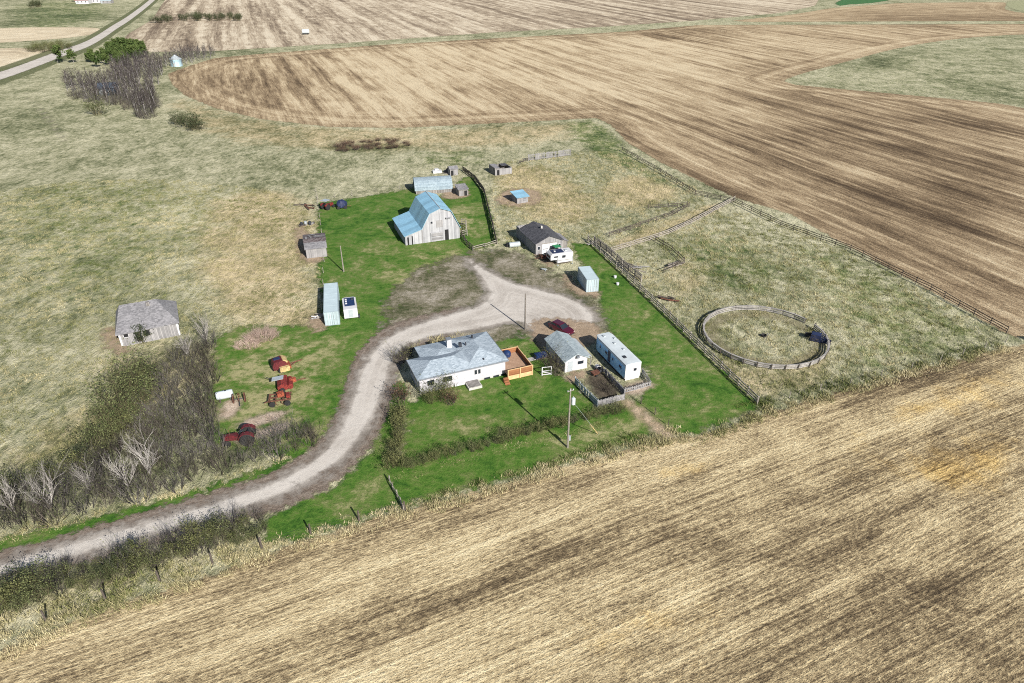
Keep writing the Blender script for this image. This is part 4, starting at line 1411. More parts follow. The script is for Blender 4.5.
for sy in (-.9, .9):
    wheel(rt, 0, sy, .4, .2, 'Y', rim='rust')
for k in range(5):
    MB().obox((-.8 + k * .4, rnd.uniform(-.4, .4), .85), .5, .5, .35, k, .2).build('scrap', M[['rust', 'dark_metal', 'orange', 'fence_wood', 'rust'][k]], rt)
MB().tube((-1.2, 0, .5), (-2.4, 0, .4), .06).build('drawbar', M['rust'], rt)


def baler():
    x, y = at(282, 369.5)
    b = thing('hay_baler', 'dark red hay baler with cream panels and rusty drawbar, topmost of three parked machines', 'farm machine', x, y, 28)
    MB().extr([(-1.2, .5), (-1.3, 1.1), (-1.0, 1.75), (.2, 1.9), (.7, 1.5), (.7, .5)], -.75, .9).build('housing', M['maroon'], b)
    MB().extr([(.25, 1.92), (.74, 1.52), (.74, 1.4), (.95, 1.4), (.95, 1.6), (.4, 2.0)], -.7, .85).build('hood', M['yellow'], b)
    MB().box(-.4, 1.0, -1.3, -.78, .3, 1.0).build('side_panel', M['yellow'], b)
    MB().box(.72, 1.3, -.7, .9, .25, .7).build('pickup', M['orange'], b)
    MB().tube((1.2, .4, .45), (3.2, .75, .4), .09).tube((1.2, -.3, .45), (2.3, .58, .4), .07).build('drawbar', M['rust'], b)
    MB().box(-.9, 0, -.2, .5, 1.92, 2.0).build('hatch', M['navy'], b)
    for sy in (-.95, 1.05):
        wheel(b, -.2, sy, .45, .26, 'Y', rim='yellow')


def swather():
    x, y = at(284, 387)
    b = thing('mower_conditioner', 'red mower with grey hood between the hay baler and the orange cultivator', 'farm machine', x, y, 18)
    MB().extr([(-.7, .35), (-.8, .9), (-.2, 1.3), (.6, 1.1), (.6, .35)], -1.35, 1.35).build('housing', M['red'], b)
    MB().slab([(-1.5, .1, 1.25), (.1, -.15, 1.5), (.2, .75, 1.55), (-1.4, 1.0, 1.3)], .08).build('hood', M['galv'], b)
    MB().lathe([(.35, -1.2), (.4, -1.1), (.4, 1.1), (.35, 1.2)], 10, (.95, 0, .6), 'Y').build('reel', M['red'], b)
    MB().obox((1.3, .3, .75), .9, .5, .6, .3).build('gearbox', M['orange'], b)
    MB().tube((1.2, .3, .5), (3.1, .8, .4), .08).build('drawbar', M['rust'], b)
    MB().tube((-1.0, .6, .9), (-2.2, 1.4, 1.2), .05).build('lever', M['dark_metal'], b)
    for sy in (-1.5, 1.5):
        wheel(b, -.2, sy, .4, .22, 'Y', rim='red')


def cultivator():
    x, y = at(281, 402)
    b = thing('cultivator', 'rusty orange cultivator frame, lowest of three parked machines', 'farm machine', x, y, 12)
    fr_ = MB()
    for yy in (-.8, 0, .8):
        fr_.obox((0, yy, .85), 3.0, .14, .14)
    for xx in (-1.4, -.5, .5, 1.4):
        fr_.obox((xx, 0, .86), .15, 1.9, .15)
    fr_.build('frame', M['rust'], b)
    for k, (xx, yy) in enumerate([(a, c) for c in (-.8, 0, .8) for a in (-1.2, -.4, .4, 1.2)]):
        MB().tube((xx, yy, .85), (xx - .22, yy + .05, .45), .05).tube((xx - .22, yy + .05, .45), (xx + .05, yy, .05), .06, .03).build('tine', M['rust'], b)
    MB().obox((.1, .2, 1.2), .9, .7, .5, .3).build('seed_box', M['orange'], b)
    MB().obox((1.1, -.2, 1.15), .5, .9, .4, .2).build('seed_box', M['red'], b)
    MB().tube((-1.3, -.8, .9), (-2.0, -1.0, .8), .07).build('drawbar', M['rust'], b)
    for sx in (-1.0, 1.0):
        wheel(b, sx, -1.05, .42, .2, 'Y', rim='yellow')


baler()
swather()
cultivator()

x, y = at(226, 400.5)
ft = thing('fuel_tank', 'white horizontal fuel tank on a low stand left of the rusty rake', 'tank', x, y, 22)
MB().lathe([(.1, -1.15), (.5, -1.08), (.58, -.95), (.58, .95), (.5, 1.08), (.1, 1.15)], 18, (0, 0, 1.0), 'X').build('tank', M['tank'], ft)
MB().lathe([(.12, .4), (.12, .68)], 10, (.2, 0, 1.0)).build('filler_cap', M['dark_metal'], ft)
for sx in (-.7, .7):
    MB().box(sx - .08, sx + .08, -.5, .5, 0, .55).build('stand', M['dark_wood'], ft)
x, y = at(240, 402)
hr_ = thing('hay_rake', 'rusty two wheeled hay rake right of the white fuel tank', 'farm machine', x, y, 15)
for sx in (-.75, .75):
    w1 = MB().lathe([(.5, -.05), (.56, -.05), (.56, .05), (.5, .05)], 18, (sx, 0, .56), 'X').build('wheel', M['rust'], hr_)
    sp = MB()
    for k in range(8):
        a = k * PI / 4
        sp.tube((sx, 0, .56), (sx, .52 * math.cos(a), .56 + .52 * math.sin(a)), .02, n=4)
    sp.build('spoke', M['rust'], w1)
ar = MB()
P_ = [(-.75 + .0, .55 * math.cos(a), .5 + .95 * math.sin(a)) for a in np.linspace(0, PI, 9)]
for sx in (0, .75, 1.5):
    for p, q in zip(P_, P_[1:]):
        ar.tube((p[0] + sx, p[1], p[2]), (q[0] + sx, q[1], q[2]), .05, n=5)
ar.build('tines', M['rust'], hr_)
MB().tube((-.85, 0, .56), (.85, 0, .56), .05).tube((0, 0, .56), (.1, -1.4, .3), .05).build('axle', M['dark_metal'], hr_)

# tank lying beside the workshop
x, y = at(514.5, 247)
tk = thing('steel_drum_tank', 'grey steel tank lying in the grass left of the workshop', 'tank', x, y, 18)
MB().lathe([(.1, -1.2), (.5, -1.15), (.55, -1.0), (.55, 1.0), (.5, 1.15), (.1, 1.2)], 18, (0, 0, .56), 'X').build('shell', M['galv'], tk)
for sx in (-.6, .6):
    MB().box(sx - .08, sx + .08, -.45, .45, 0, .14).build('skid', M['dark_wood'], tk)
x, y = at(507.8, 246.5)
tp = thing('tyre_stack', 'black stack of old tyres at the left end of the grey tank', 'tyres', x, y, 0)
for k in range(3):
    MB().lathe([(.25, 0), (.48, .02), (.52, .12), (.48, .22), (.25, .24)], 16, (.05 * k, .03 * k, .24 * k)).build('tyre', M['rubber'], tp)
tag(MB().lathe([(.05, 0), (.26, .08), (.34, .3), (.26, .52), (.05, .6)], 12, (*at(517, 246.5), 0)).build('white_barrel', M['white']), 'small white barrel in front of the grey tank', 'barrel')

# lawn tractor between garage and house trailer
x, y = at(599, 371)
lt = thing('lawn_tractor', 'dark lawn tractor with white hood in the shade between garage and house trailer', 'lawn tractor', x, y, 118)
MB().loft([[(.1, -.3, .3), (.1, .3, .3), (.1, .28, .8), (.1, -.28, .8)], [(.85, -.26, .3), (.85, .26, .3), (.85, .22, .68), (.85, -.22, .68)]]).build('hood', M['white'], lt)
MB().box(-.8, .1, -.38, .38, .28, .6).build('body', M['dark_metal'], lt)
MB().obox((-.4, 0, .75), .4, .42, .12).obox((-.6, 0, .95), .1, .42, .35).build('seat', M['rubber'], lt)
MB().tube((.1, 0, .75), (-.08, 0, 1.05), .03).lathe([(.15, -.015), (.17, 0), (.15, .015)], 10, (-.08, 0, 1.06)).build('steering_wheel', M['dark_metal'], lt)
for xx, r in ((-.55, .28), (.6, .2)):
    for sy in (-.4, .4):
        wheel(lt, xx, sy, r, .18, 'Y')
x, y = at(595, 376)
ch = thing('garden_cart', 'rusty brown garden cart behind the lawn tractor', 'cart', x, y, 30)
MB().loft([[(-.45, -.3, .35), (.45, -.3, .35), (.45, .3, .35), (-.45, .3, .35)], [(-.6, -.42, .75), (.6, -.42, .75), (.6, .42, .75), (-.6, .42, .75)]]).build('tub', M['rust'], ch)
for sy in (-.42, .42):
    wheel(ch, 0, sy, .22, .1, 'Y')
MB().tube((.45, 0, .4), (1.1, 0, .7), .03).build('handle', M['dark_metal'], ch)

# blue covered wood stack and white garden arch
x, y = at(540.5, 358)
wb = thing('wood_stack', 'wood stack under a dark blue tarpaulin in the shade left of the garage', 'wood stack', x, y, 22)
MB().box(-.85, .85, -.45, .45, 0, .75).build('logs', M['dark_wood'], wb)
MB().loft([[(-.95, -.55, .35), (.95, -.5, .4), (.98, .55, .35), (-.93, .52, .4)], [(-.9, -.5, .8), (.9, -.48, .84), (.9, .5, .8), (-.9, .5, .83)], [(-.6, -.1, .98), (.6, -.12, 1.0), (.62, .15, .97), (-.6, .12, 1.0)]]).build('tarpaulin', M['blue'], wb)
sl = tag(MB().obox((*at(529, 360), .05), 2.0, .9, .1, math.radians(24)).build('paving_slab', M['conc']), 'pale concrete slab in the grass between the deck and the wood stack', 'slab')
x, y = at(546.5, 375.2)
ga = thing('garden_gate', 'small free standing white gate frame on the lawn in front of the garage', 'gate', x, y, 12)
fr_ = MB()
for sx in (-.68, .68):
    fr_.box(sx - .06, sx + .06, -.05, .05, 0, 1.45)
for z in (.12, .72, 1.36):
    fr_.box(-.62, .62, -.045, .045, z, z + .1)
fr_.build('frame', M['white'], ga)
MB().obox((0, 0, .45), 1.2, .06, .09, 0, .32).build('brace', M['white'], ga)
for q, lb in (((615, 278), 'white salt block standing in the grass strip behind the short container'), ((617.5, 285), 'white plastic pail in the grass strip near the rail fence')):
    tag(MB().lathe([(.2, 0), (.26, .05), (.3, .45), (.22, .5)], 12, (*at(*q), 0)).build('pail', M['white']), lb, 'pail')


# ------------------------------------------------------------------ poles
def power_pole(label, base, hgt, mat='pole', trans=False, arm=True, lean=(0, 0)):
    p = thing('power_pole', label, 'pole', *at(*base), 0)
    top = (lean[0], lean[1], hgt)
    MB().tube((0, 0, -.1), top, .14, .09, 10).build('post', M[mat], p)
    if arm:
        a = MB().obox((lean[0], lean[1] - .1, hgt - .3), .9, .08, .1, .5).build('crossarm', M[mat], p)
        for s_ in (-.38, 0, .38):
            MB().lathe([(.03, 0), (.07, .03), (.05, .14), (.02, .18)], 8, (lean[0] + s_ * math.cos(.5), lean[1] - .1 + s_ * math.sin(.5), hgt - .29)).build('insulator', M['galv'], a)
    if trans:
        t = MB().lathe([(.05, 0), (.24, .03), (.25, .1), (.25, .85), (.2, .93), (.05, .96)], 14, (.4, -.05, hgt - 2.3)).build('transformer', M['tank'], p)
        MB().tube((.4, -.05, hgt - 1.35), (.4, -.05, hgt - 1.1), .04).build('bushing', M['galv'], t)
        MB().box(.12, .32, -.12, .1, 1.2, 1.9).build('meter_box', M['galv'], p)
    return p


pp = power_pole('tall wooden power pole with white transformer at the edge of the stubble field', (567.5, 447.6), 9.0, 'pole', True)
A_ = at(567.5, 447.6)
B_ = at(598.5, 434.5)
r = Vector((B_[0] - A_[0], B_[1] - A_[1], 0))
g = MB().tube((0, 0, 7.6), tuple(r), .018, n=4).build('guy_wire', M['galv'], pp)
MB().tube(tuple(r * .97 + Vector((0, 0, .2))), tuple(r * .70 + Vector((0, 0, 2.2))), .05).build('guy_guard', M['yellow'], g)
power_pole('slim wooden yard pole on the gravel behind the farmhouse', (525, 330), 6.6, 'pole_dark', False, False)
power_pole('pale wooden pole standing on the open lawn above the long container', (343.8, 272), 5.4, 'pole', False, False)


# ------------------------------------------------------------------ fences
def resample(P, step):
    out = [P[0]]
    for a, b in zip(P, P[1:]):
        L_ = math.hypot(b[0] - a[0], b[1] - a[1])
        n = max(1, round(L_ / step))
        out += [(a[0] + (b[0] - a[0]) * k / n, a[1] + (b[1] - a[1]) * k / n) for k in range(1, n + 1)]
    return out


def fence(label, pts, step, h, rails, post='fence_wood', rail='fence_wood', pr=.08, rh=.13, rt=.05, wire=False, cat='fence', name='fence', jit=.05, world=False, slats=None, skip=0.0):
    P = list(pts) if world else [at(*p) for p in pts]
    P = resample(P, step)
    x0, y0 = P[0]
    f = thing(name, label, cat, x0, y0)
    Q = [(x - x0 + rnd.uniform(-jit, jit), y - y0 + rnd.uniform(-jit, jit)) for x, y in P]
    for x, y in Q:
        hh = h * rnd.uniform(.92, 1.1)
        MB().tube((x, y, -.1), (x + rnd.uniform(-jit, jit), y + rnd.uniform(-jit, jit), hh), pr * rnd.uniform(.85, 1.15), pr * .85, 7).build('post', M[post], f)
    for z in rails:
        mb = MB()
        for a, b in zip(Q, Q[1:]):
            if rnd.random() < skip:
                continue
            if wire:
                mb.tube((*a, z), (*b, z), .005, n=3)
            else:
                L_ = math.hypot(b[0] - a[0], b[1] - a[1])
                an = math.atan2(b[1] - a[1], b[0] - a[0])
                mb.obox(((a[0] + b[0]) / 2 + pr * math.sin(an), (a[1] + b[1]) / 2 - pr * math.cos(an), z + rnd.uniform(-.04, .04)), L_ + .12, rt, rh, an, rnd.uniform(-.03, .03))
        if mb.v:
            mb.build('wire' if wire else 'rail', M['dark_metal' if wire else rail], f)
    if slats:
        z0, z1, sp, wd = slats
        mb = MB()
        for a, b in zip(Q, Q[1:]):
            L_ = math.hypot(b[0] - a[0], b[1] - a[1])
            an = math.atan2(b[1] - a[1], b[0] - a[0])
            n = int(L_ / sp)
            for k in range(n):
                t_ = (k + .5) / n
                if rnd.random() < .06:
                    continue
                mb.obox((a[0] + (b[0] - a[0]) * t_ - .03 * math.sin(an), a[1] + (b[1] - a[1]) * t_ + .03 * math.cos(an), (z0 + z1) / 2 + rnd.uniform(-.06, .06)), wd, .03, z1 - z0, an, rnd.uniform(-.03, .03))
        mb.build('slats', M[rail], f)
    return f


fence('weathered rail fence along the right side of the long green strip', [(588, 241), (600, 253), (640, 290), (690, 339), (757, 404)], 2.4, 1.35, (.4, .8, 1.2), pr=.1, rh=.16, rt=.07)
fence('heavy grey windbreak fence of leaning boards above the rail fence at the straw pen', [(594, 243), (606, 252), (622, 266), (641, 282)], 2.2, 1.6, (.5, 1.3), slats=(.15, 1.6, .32, .2), pr=.11)
fence('long dark pole fence between the paddock and the brown stubble field', [(622, 151), (660, 173), (695, 195), (733, 203)], 3.4, 1.3, (.5, .9, 1.2), 'dark_wood', 'dark_wood', rh=.12)
fence('dark pole fence running from the alley corner down to the paddock corner post', [(733, 203), (780, 226), (850, 251), (930, 291), (1006, 334)], 3.4, 1.4, (.45, .85, 1.25), 'dark_wood', 'dark_wood', rh=.12)
fence('low wire fence along the front of the paddock above the near stubble', [(757, 405), (850, 384), (940, 361), (1006, 342)], 5, 1.1, (.4, .7, 1.0), 'fence_wood', wire=True, pr=.06)
fence('old rail fence slanting across the straw pen on the upper side of the alley', [(609, 237), (640, 227), (672, 216), (689, 207)], 3, 1.2, (.4, .8, 1.1), 'dark_wood', 'dark_wood', skip=.1)
fence('short rail fence joining the upper alley fence from the left', [(648, 209), (668, 208), (687, 206.5)], 3, 1.2, (.5, 1.0), 'dark_wood', 'dark_wood', skip=.15)
fence('grey rail fence on the lower side of the alley up to the field gate', [(611, 253), (640, 244), (668, 234.7), (691, 224), (712, 213), (734, 201)], 2.8, 1.3, (.4, .8, 1.2), rh=.17)
fence('bent wooden fence round the small corner pen with the log heap', [(655, 241), (672, 251), (684, 263), (676, 268), (664, 273)], 2.6, 1.2, (.5, 1.0), 'dark_wood', 'dark_wood')
fence('dark board fence curving along the lawn behind the barn', [(463, 171), (475, 180), (484, 192), (490, 215), (497, 244)], 2.2, 1.35, (.3, .62, .94, 1.25), 'dark_wood', 'dark_wood', rh=.24)
fence('low pole fence across the grass between barn yard and worn yard', [(497, 244), (485, 248), (473, 251)], 2.6, 1.0, (.5, .9), 'fence_wood', 'fence_wood')
fence('dark wooden fence between the barn corner and the yard', [(462, 237), (467, 245), (473, 251)], 2.0, 1.4, (.3, .7, 1.1), 'dark_wood', 'dark_wood', rh=.2)
fence('little grey pole pen against the right wall of the barn', [(462, 225), (466, 226), (467, 236), (461, 237)], 1.6, 1.5, (.5, 1.0, 1.4))
fence('pale grey slatted windbreak at the far edge of the straw pen', [(528, 161), (548, 158.5), (570.5, 155.5)], 3, 1.9, (.4, 1.6), 'pale_board', 'pale_board', slats=(.1, 1.9, .34, .2))
fence('broken dark rails left of the pale slatted windbreak', [(519, 164), (528, 161)], 2.5, 1.1, (.5, .9), 'dark_wood', 'dark_wood')
fence('thin wire fence along the left edge of the big lawn', [(316, 192), (321, 225), (324, 262), (323, 285), (322, 312)], 5, 1.15, (.4, .75, 1.1), 'fence_wood', wire=True, pr=.06)
fence('wire fence on the far side of the big lawn', [(318, 200), (352, 196), (400, 189), (413, 187)], 5, 1.1, (.4, .75, 1.05), 'fence_wood', wire=True, pr=.06)
fence('wooden board fence closing the lawn between driveway bank and hedge corner', [(390, 482), (397, 497), (404.5, 511)], 1.6, .95, (.5, .85), 'fence_wood', 'fence_wood', rh=.09)
fence('wire fence with dark posts between the near stubble and the driveway', [(404.5, 511), (359, 521), (311, 534), (262, 549), (213, 564), (160, 582), (106, 600), (46, 621), (-10, 640)], 60, 1.5, (.4, .8, 1.2), 'dark_wood', wire=True, pr=.11)
fence('old wire fence between the hedge and the dirt path', [(641, 404), (655, 415), (668, 426)], 2, 1.2, (.4, .8, 1.1), 'dark_wood', wire=True, pr=.06)
# garden and trailer yard board fences
bf = dict(pr=.07, jit=.02)
fence('board fence tinted blue-grey for its shade on the left of the fenced garden', [(575, 384), (585, 394.5), (597.5, 407)], 1.6, 1.25, (.35, 1.05), 'trim', 'trim', slats=(.05, 1.2, .2, .17), **bf)  # bluish trim colour paints in the shade on these boards
fence('pale board fence along the front of the fenced garden', [(597.5, 407), (611, 403.5), (624, 400)], 1.6, 1.1, (.35, .95), 'pale_board', 'pale_board', slats=(.05, 1.05, .19, .17), **bf)
fence('pale board fence between the fenced garden and the trailer yard', [(605, 375), (613, 384), (624, 396)], 1.5, 1.2, (.35, 1.05), 'pale_board', 'pale_board', slats=(.05, 1.15, .2, .17), **bf)
fence('low picket fence along the front of the trailer yard', [(622, 394), (635, 391), (650, 386.5)], 1.5, .95, (.3, .8), 'pale_board', 'pale_board', slats=(.05, .9, .3, .16), **bf)
fence('short picket fence at the right end of the house trailer', [(650, 386.5), (646, 380), (642, 374)], 1.5, .95, (.3, .8), 'pale_board', 'pale_board', slats=(.05, .9, .3, .16), **bf)


def round_pen():
    cx, cy = 40.33, 94.48
    p = thing('round_pen', 'round horse pen of weathered plank rails in the grassy paddock', 'round pen', cx, cy)
    R_, n = 9.42, 30
    for k in range(n):
        a0 = 2 * PI * k / n - .1
        a1 = 2 * PI * (k + 1) / n - .1
        if 0.28 < (a0 + a1) / 2 % (2 * PI) < .62:
            continue
        q0, q1 = Vector((R_ * math.cos(a0), R_ * math.sin(a0), 0)), Vector((R_ * math.cos(a1), R_ * math.sin(a1), 0))
        mid = (q0 + q1) / 2
        an = math.atan2(q1.y - q0.y, q1.x - q0.x)
        mb = MB()
        for z, hh in ((.25, .16), (.52, .16), (.78, .16)):
            out = 1 + .012 * z
            mb.obox((mid.x * out, mid.y * out, z), (q1 - q0).length * out - .03, .06, hh, an, rnd.uniform(-.012, .012))
        mb.obox((mid.x * 1.012, mid.y * 1.012, .9), (q1 - q0).length - .03, .26, .05, an)
        mb.build('panel', M['pen'], p)
    for k in range(n):
        a = 2 * PI * k / n - .1
        c_, s_ = math.cos(a), math.sin(a)
        MB().tube((R_ * c_ * 1.014, R_ * s_ * 1.014, 0), (R_ * c_ * 1.03, R_ * s_ * 1.03, 1.0), .07, n=6).build('post', M['dark_wood'], p)
    g = thing('steel_gate', 'dark navy steel gate and chute standing at the opening of the round pen', 'gate', *at(817, 341), -28)
    g.scale = (.7, .7, .75)
    for yy in (-.8, .8):
        mb = MB()
        for z in (.25, .55, .85, 1.15, 1.5):
            mb.box(-1.5, 1.5, yy - .03, yy + .03, z, z + .1)
        for xx in (-1.5, -.5, .5, 1.4):
            mb.box(xx, xx + .1, yy - .05, yy + .05, 0, 1.7)
        mb.build('side_frame', M['navy'], g)
    MB().box(-1.5, 1.0, -.75, .75, .12, .2).build('floor', M['dark_wood'], g)
    MB().box(-1.4, .6, -.77, .77, 1.61, 1.69).build('top_panel', M['navy'], g)
    MB().obox((2.1, -.6, .7), 1.6, .06, 1.2, -.3).build('swing_gate', M['navy'], g)
    MB().obox((-2.1, 1.0, .6), 1.6, .06, 1.0, .4).build('swing_gate', M['dark_metal'], g)
    st = thing('feed_tub', 'small dark rubber feed tub at the middle of the round pen', 'feed tub', *at(763.5, 336.5))
    MB().lathe([(.3, 0), (.4, .05), (.45, .35), (.4, .36), (.34, .1)], 14).build('tub', M['rubber'], st)
    MB().tube((.6, .2, 0), (.62, .2, .5), .05).build('peg', M['pale_board'], st)


M['pen'] = boards('pen_planks', (.20, .19, .18), (.40, .38, .36), .6, True, dirt=.8)
round_pen()


# log heaps and scrap in the pens
def heap(label, q, n, L_, mats, deg=0, spread=1.2, name='log_heap'):
    h = thing(name, label, 'heap', *at(*q), deg)
    for k in range(n):
        a = rnd.uniform(-.5, .5)
        x, y = rnd.uniform(-spread, spread), rnd.uniform(-spread * .5, spread * .5)
        z = .12 + .2 * (k % 3)
        l = L_ * rnd.uniform(.6, 1.1) / 2
        MB().tube((x - l * math.cos(a), y - l * math.sin(a), z), (x + l * math.cos(a), y + l * math.sin(a), z + rnd.uniform(-.05, .15)), rnd.uniform(.07, .15), n=7).build('log', M[mats[k % len(mats)]], h)


heap('heap of grey fallen poles in the small corner pen', (677, 266), 9, 2.6, ['fence_wood', 'dark_wood', 'pole_dark'], 25)
heap('scatter of grey poles below the windbreak fence', (632, 268), 10, 3.2, ['fence_wood', 'pale_board', 'dark_wood'], -25, 1.8)
heap('dark brush heap with red-brown branches beside the rail fence', (668, 300), 9, 2.0, ['dark_wood', 'rust', 'dark_wood'], -40, 1.2)
heap('two grey poles lying across the top of the windbreak fence', (594, 244), 3, 3.4, ['fence_wood', 'pale_board'], 15, .4)
heap('dark driftwood heap above the wire fence corner near the far left tractor', (307, 207), 8, 3.0, ['dark_wood', 'rust', 'dark_wood'], -30, 2.0)
heap('small heap of pale boards at the left end of the long container', (318, 318), 6, 1.8, ['pale_board', 'white', 'fence_wood'], 10, .8)


# ------------------------------------------------------------------ far buildings
def grain_bin():
    b = thing('grain_bin', 'blue-grey steel grain bin with cone roof at the corner of the far field', 'grain bin', *at(177, 66), 0)
    MB().lathe([(2.75, 0), (2.75, 3.4), (2.7, 3.45)], 28).build('wall', M['bin'], b)
    MB().lathe([(2.95, 3.35), (2.95, 3.46), (.5, 5.0), (.45, 5.25), (.1, 5.3)], 28).build('roof', M['galv'], b)
    MB().box(-.5, .5, -2.85, -2.7, .2, 1.9).build('door', M['trim'], b)


grain_bin()


def far_house(label, q, W_, L_, he, hr, wall, roof, deg, name='farm_building', win=3):
    b = thing(name, label, 'house', *at(*q), deg)
    gable(b, W_, L_, he, hr, wall, roof, 'x', .4)
    for k in range(win):
        window(b, 'y-', (W_ * (k + .7) / (win + .4), 0, he * .35), 1.2, he * .4, fw=.1)
    panel(b, 'door', 'y-', W_ * .04, W_ * .04 + 1.2, 0, min(2.1, he * .8), 0, 'trim', .06)


far_house('white bungalow with red roof on the far hill farm', (76, 4), 12, 9, 3.4, 6.5, 'white', 'roof_red', 6)
far_house('brown roofed barn of the far farm right of the white bungalow', (88, 3), 12, 8, 3.2, 5.6, 'siding', 'roof_brown', 4, 'farm_barn')
far_house('low pale shed at the right end of the far farm', (101, 3.5), 10, 6, 2.6, 3.6, 'pale_board', 'cont_roof', 3, 'farm_shed', 2)
far_house('small blue-grey cabin hidden among the bare aspens', (100, 96), 6, 5, 3.0, 4.6, 'cabin', 'cabin', 10, 'cabin', 2)
x, y = at(306, 34.5)
ta = thing('water_tank', 'small white water tank trailer alone in the far stubble', 'tank', x, y, 10)
MB().lathe([(.3, -2.4), (1.2, -2.2), (1.3, -1.9), (1.3, 1.9), (1.2, 2.2), (.3, 2.4)], 16, (0, 0, 1.9), 'X').build('tank', M['tank'], ta)
MB().box(-2.3, 2.3, -.8, .8, .5, .62).build('chassis', M['dark_metal'], ta)
for sx in (-1.2, 1.2):
    for sy in (-1, 1):
        wheel(ta, sx, sy, .5, .3, 'Y')


# ------------------------------------------------------------------ vegetation
def leaf_mat(name, cs, rough=.8):
    t = NT(name)
    r = t.n('ShaderNodeObjectInfo').outputs['Random']
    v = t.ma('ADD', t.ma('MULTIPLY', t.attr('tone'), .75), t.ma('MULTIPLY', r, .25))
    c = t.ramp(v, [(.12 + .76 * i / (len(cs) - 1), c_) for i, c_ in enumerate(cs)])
    return t.bsdf(c, rough, spec=.15)


V = dict(
    twig_grey=leaf_mat('grey_twigs', [(.02, .018, .017), (.062, .056, .052), (.16, .148, .14)]),
    twig_brown=leaf_mat('brown_twigs', [(.02, .017, .014), (.054, .046, .039), (.125, .107, .09)]),
    twig_pale=leaf_mat('pale_dead_twigs', [(.16, .15, .14), (.27, .25, .235), (.38, .36, .34)]),
    twig_pink=leaf_mat('brush_twigs', [(.16, .10, .08), (.34, .25, .21), (.52, .42, .36)]),
    twig_olive=leaf_mat('olive_twigs', [(.035, .032, .02), (.085, .078, .042), (.15, .135, .075)]),
    aspen=leaf_mat('aspen_bark', [(.08, .074, .074), (.16, .15, .15), (.30, .285, .28)]),
    aspen_twig=leaf_mat('aspen_twigs', [(.022, .018, .018), (.048, .040, .040), (.10, .086, .085)]),
    olive=leaf_mat('olive_leaves', [(.014, .022, .009), (.05, .066, .024), (.125, .14, .06)]),
    moss=leaf_mat('yellow_green_leaves', [(.02, .028, .010), (.064, .076, .026), (.14, .145, .06)]),
    dark=leaf_mat('dark_green_leaves', [(.012, .018, .010), (.026, .038, .018), (.06, .07, .035)]),
    green=leaf_mat('spring_green_leaves', [(.014, .03, .009), (.036, .062, .016), (.085, .115, .035)]),
    redbush=leaf_mat('red_brown_leaves', [(.03, .016, .011), (.075, .04, .028), (.14, .085, .055)]),
)


class TM:
    """triangle soup with a tone per face"""
    def __init__(s):
        s.v, s.f, s.t = [], [], []

    def tube(s, p, q, r0, r1, tone, n=3):
        ax = (q - p)
        if ax.length < 1e-5:
            return
        a = ax.orthogonal().normalized()
        b = ax.normalized().cross(a)
        k = len(s.v)
        for c, r in ((p, r0), (q, r1)):
            for i in range(n):
                w_ = 2 * PI * i / n
                s.v.append(tuple(c + (a * math.cos(w_) + b * math.sin(w_)) * r))
                s.t.append(tone)
        for i in range(n):
            j = (i + 1) % n
            s.f.append((k + i, k + j, k + n + j, k + n + i))

    def leaf(s, p, sz, tone, r):
        u = Vector((r.gauss(0, 1), r.gauss(0, 1), r.gauss(0, .7))).normalized()
        w_ = u.orthogonal().normalized()
        w_ = (w_ * math.cos(r.random() * 6.28) + u.cross(w_) * math.sin(r.random() * 6.28)).normalized()
        k = len(s.v)
        x = sz * r.uniform(.6, 1.3)
        for a, b in ((-.5, 0), (0, -.35), (.6, .1), (.1, .42)):
            s.v.append(tuple(p + u * a * x + w_ * b * x))
            s.t.append(tone)
        s.f.append((k, k + 1, k + 2, k + 3))

    def mesh(s, name, mat):
        me = bpy.data.meshes.new(name)
        me.from_pydata(s.v, [], s.f)
        a = me.attributes.new('tone', 'FLOAT', 'POINT')
        a.data.foreach_set('value', np.array(s.t, np.float32))
        me.materials.append(mat)
        return me


def grow(tm, tips, p, d, L_, r, depth, rg, spread=.6, up=.25, kids=(2, 4), tone=None):
    n = 3 if depth > 0 else 2
    tone = rg.random() if tone is None else tone
    for k in range(n):
        d2 = (d + Vector((rg.gauss(0, .16), rg.gauss(0, .16), rg.gauss(0, .10) + up * .15))).normalized()
        q = p + d2 * L_ / n
        r2 = r * (1 - .22)
        tm.tube(p, q, r, r2, min(1, max(0, tone + rg.uniform(-.2, .2))))
        p, d, r = q, d2, r2
        if depth > 0:
            for _ in range(rg.randint(*kids) if k else 1):
                e = (d + Vector((rg.gauss(0, spread), rg.gauss(0, spread), rg.gauss(up, spread * .6)))).normalized()
                grow(tm, tips, p, e, L_ * rg.uniform(.45, .7), r * .6, depth - 1, rg, spread, up, kids)
    tips.append(p)


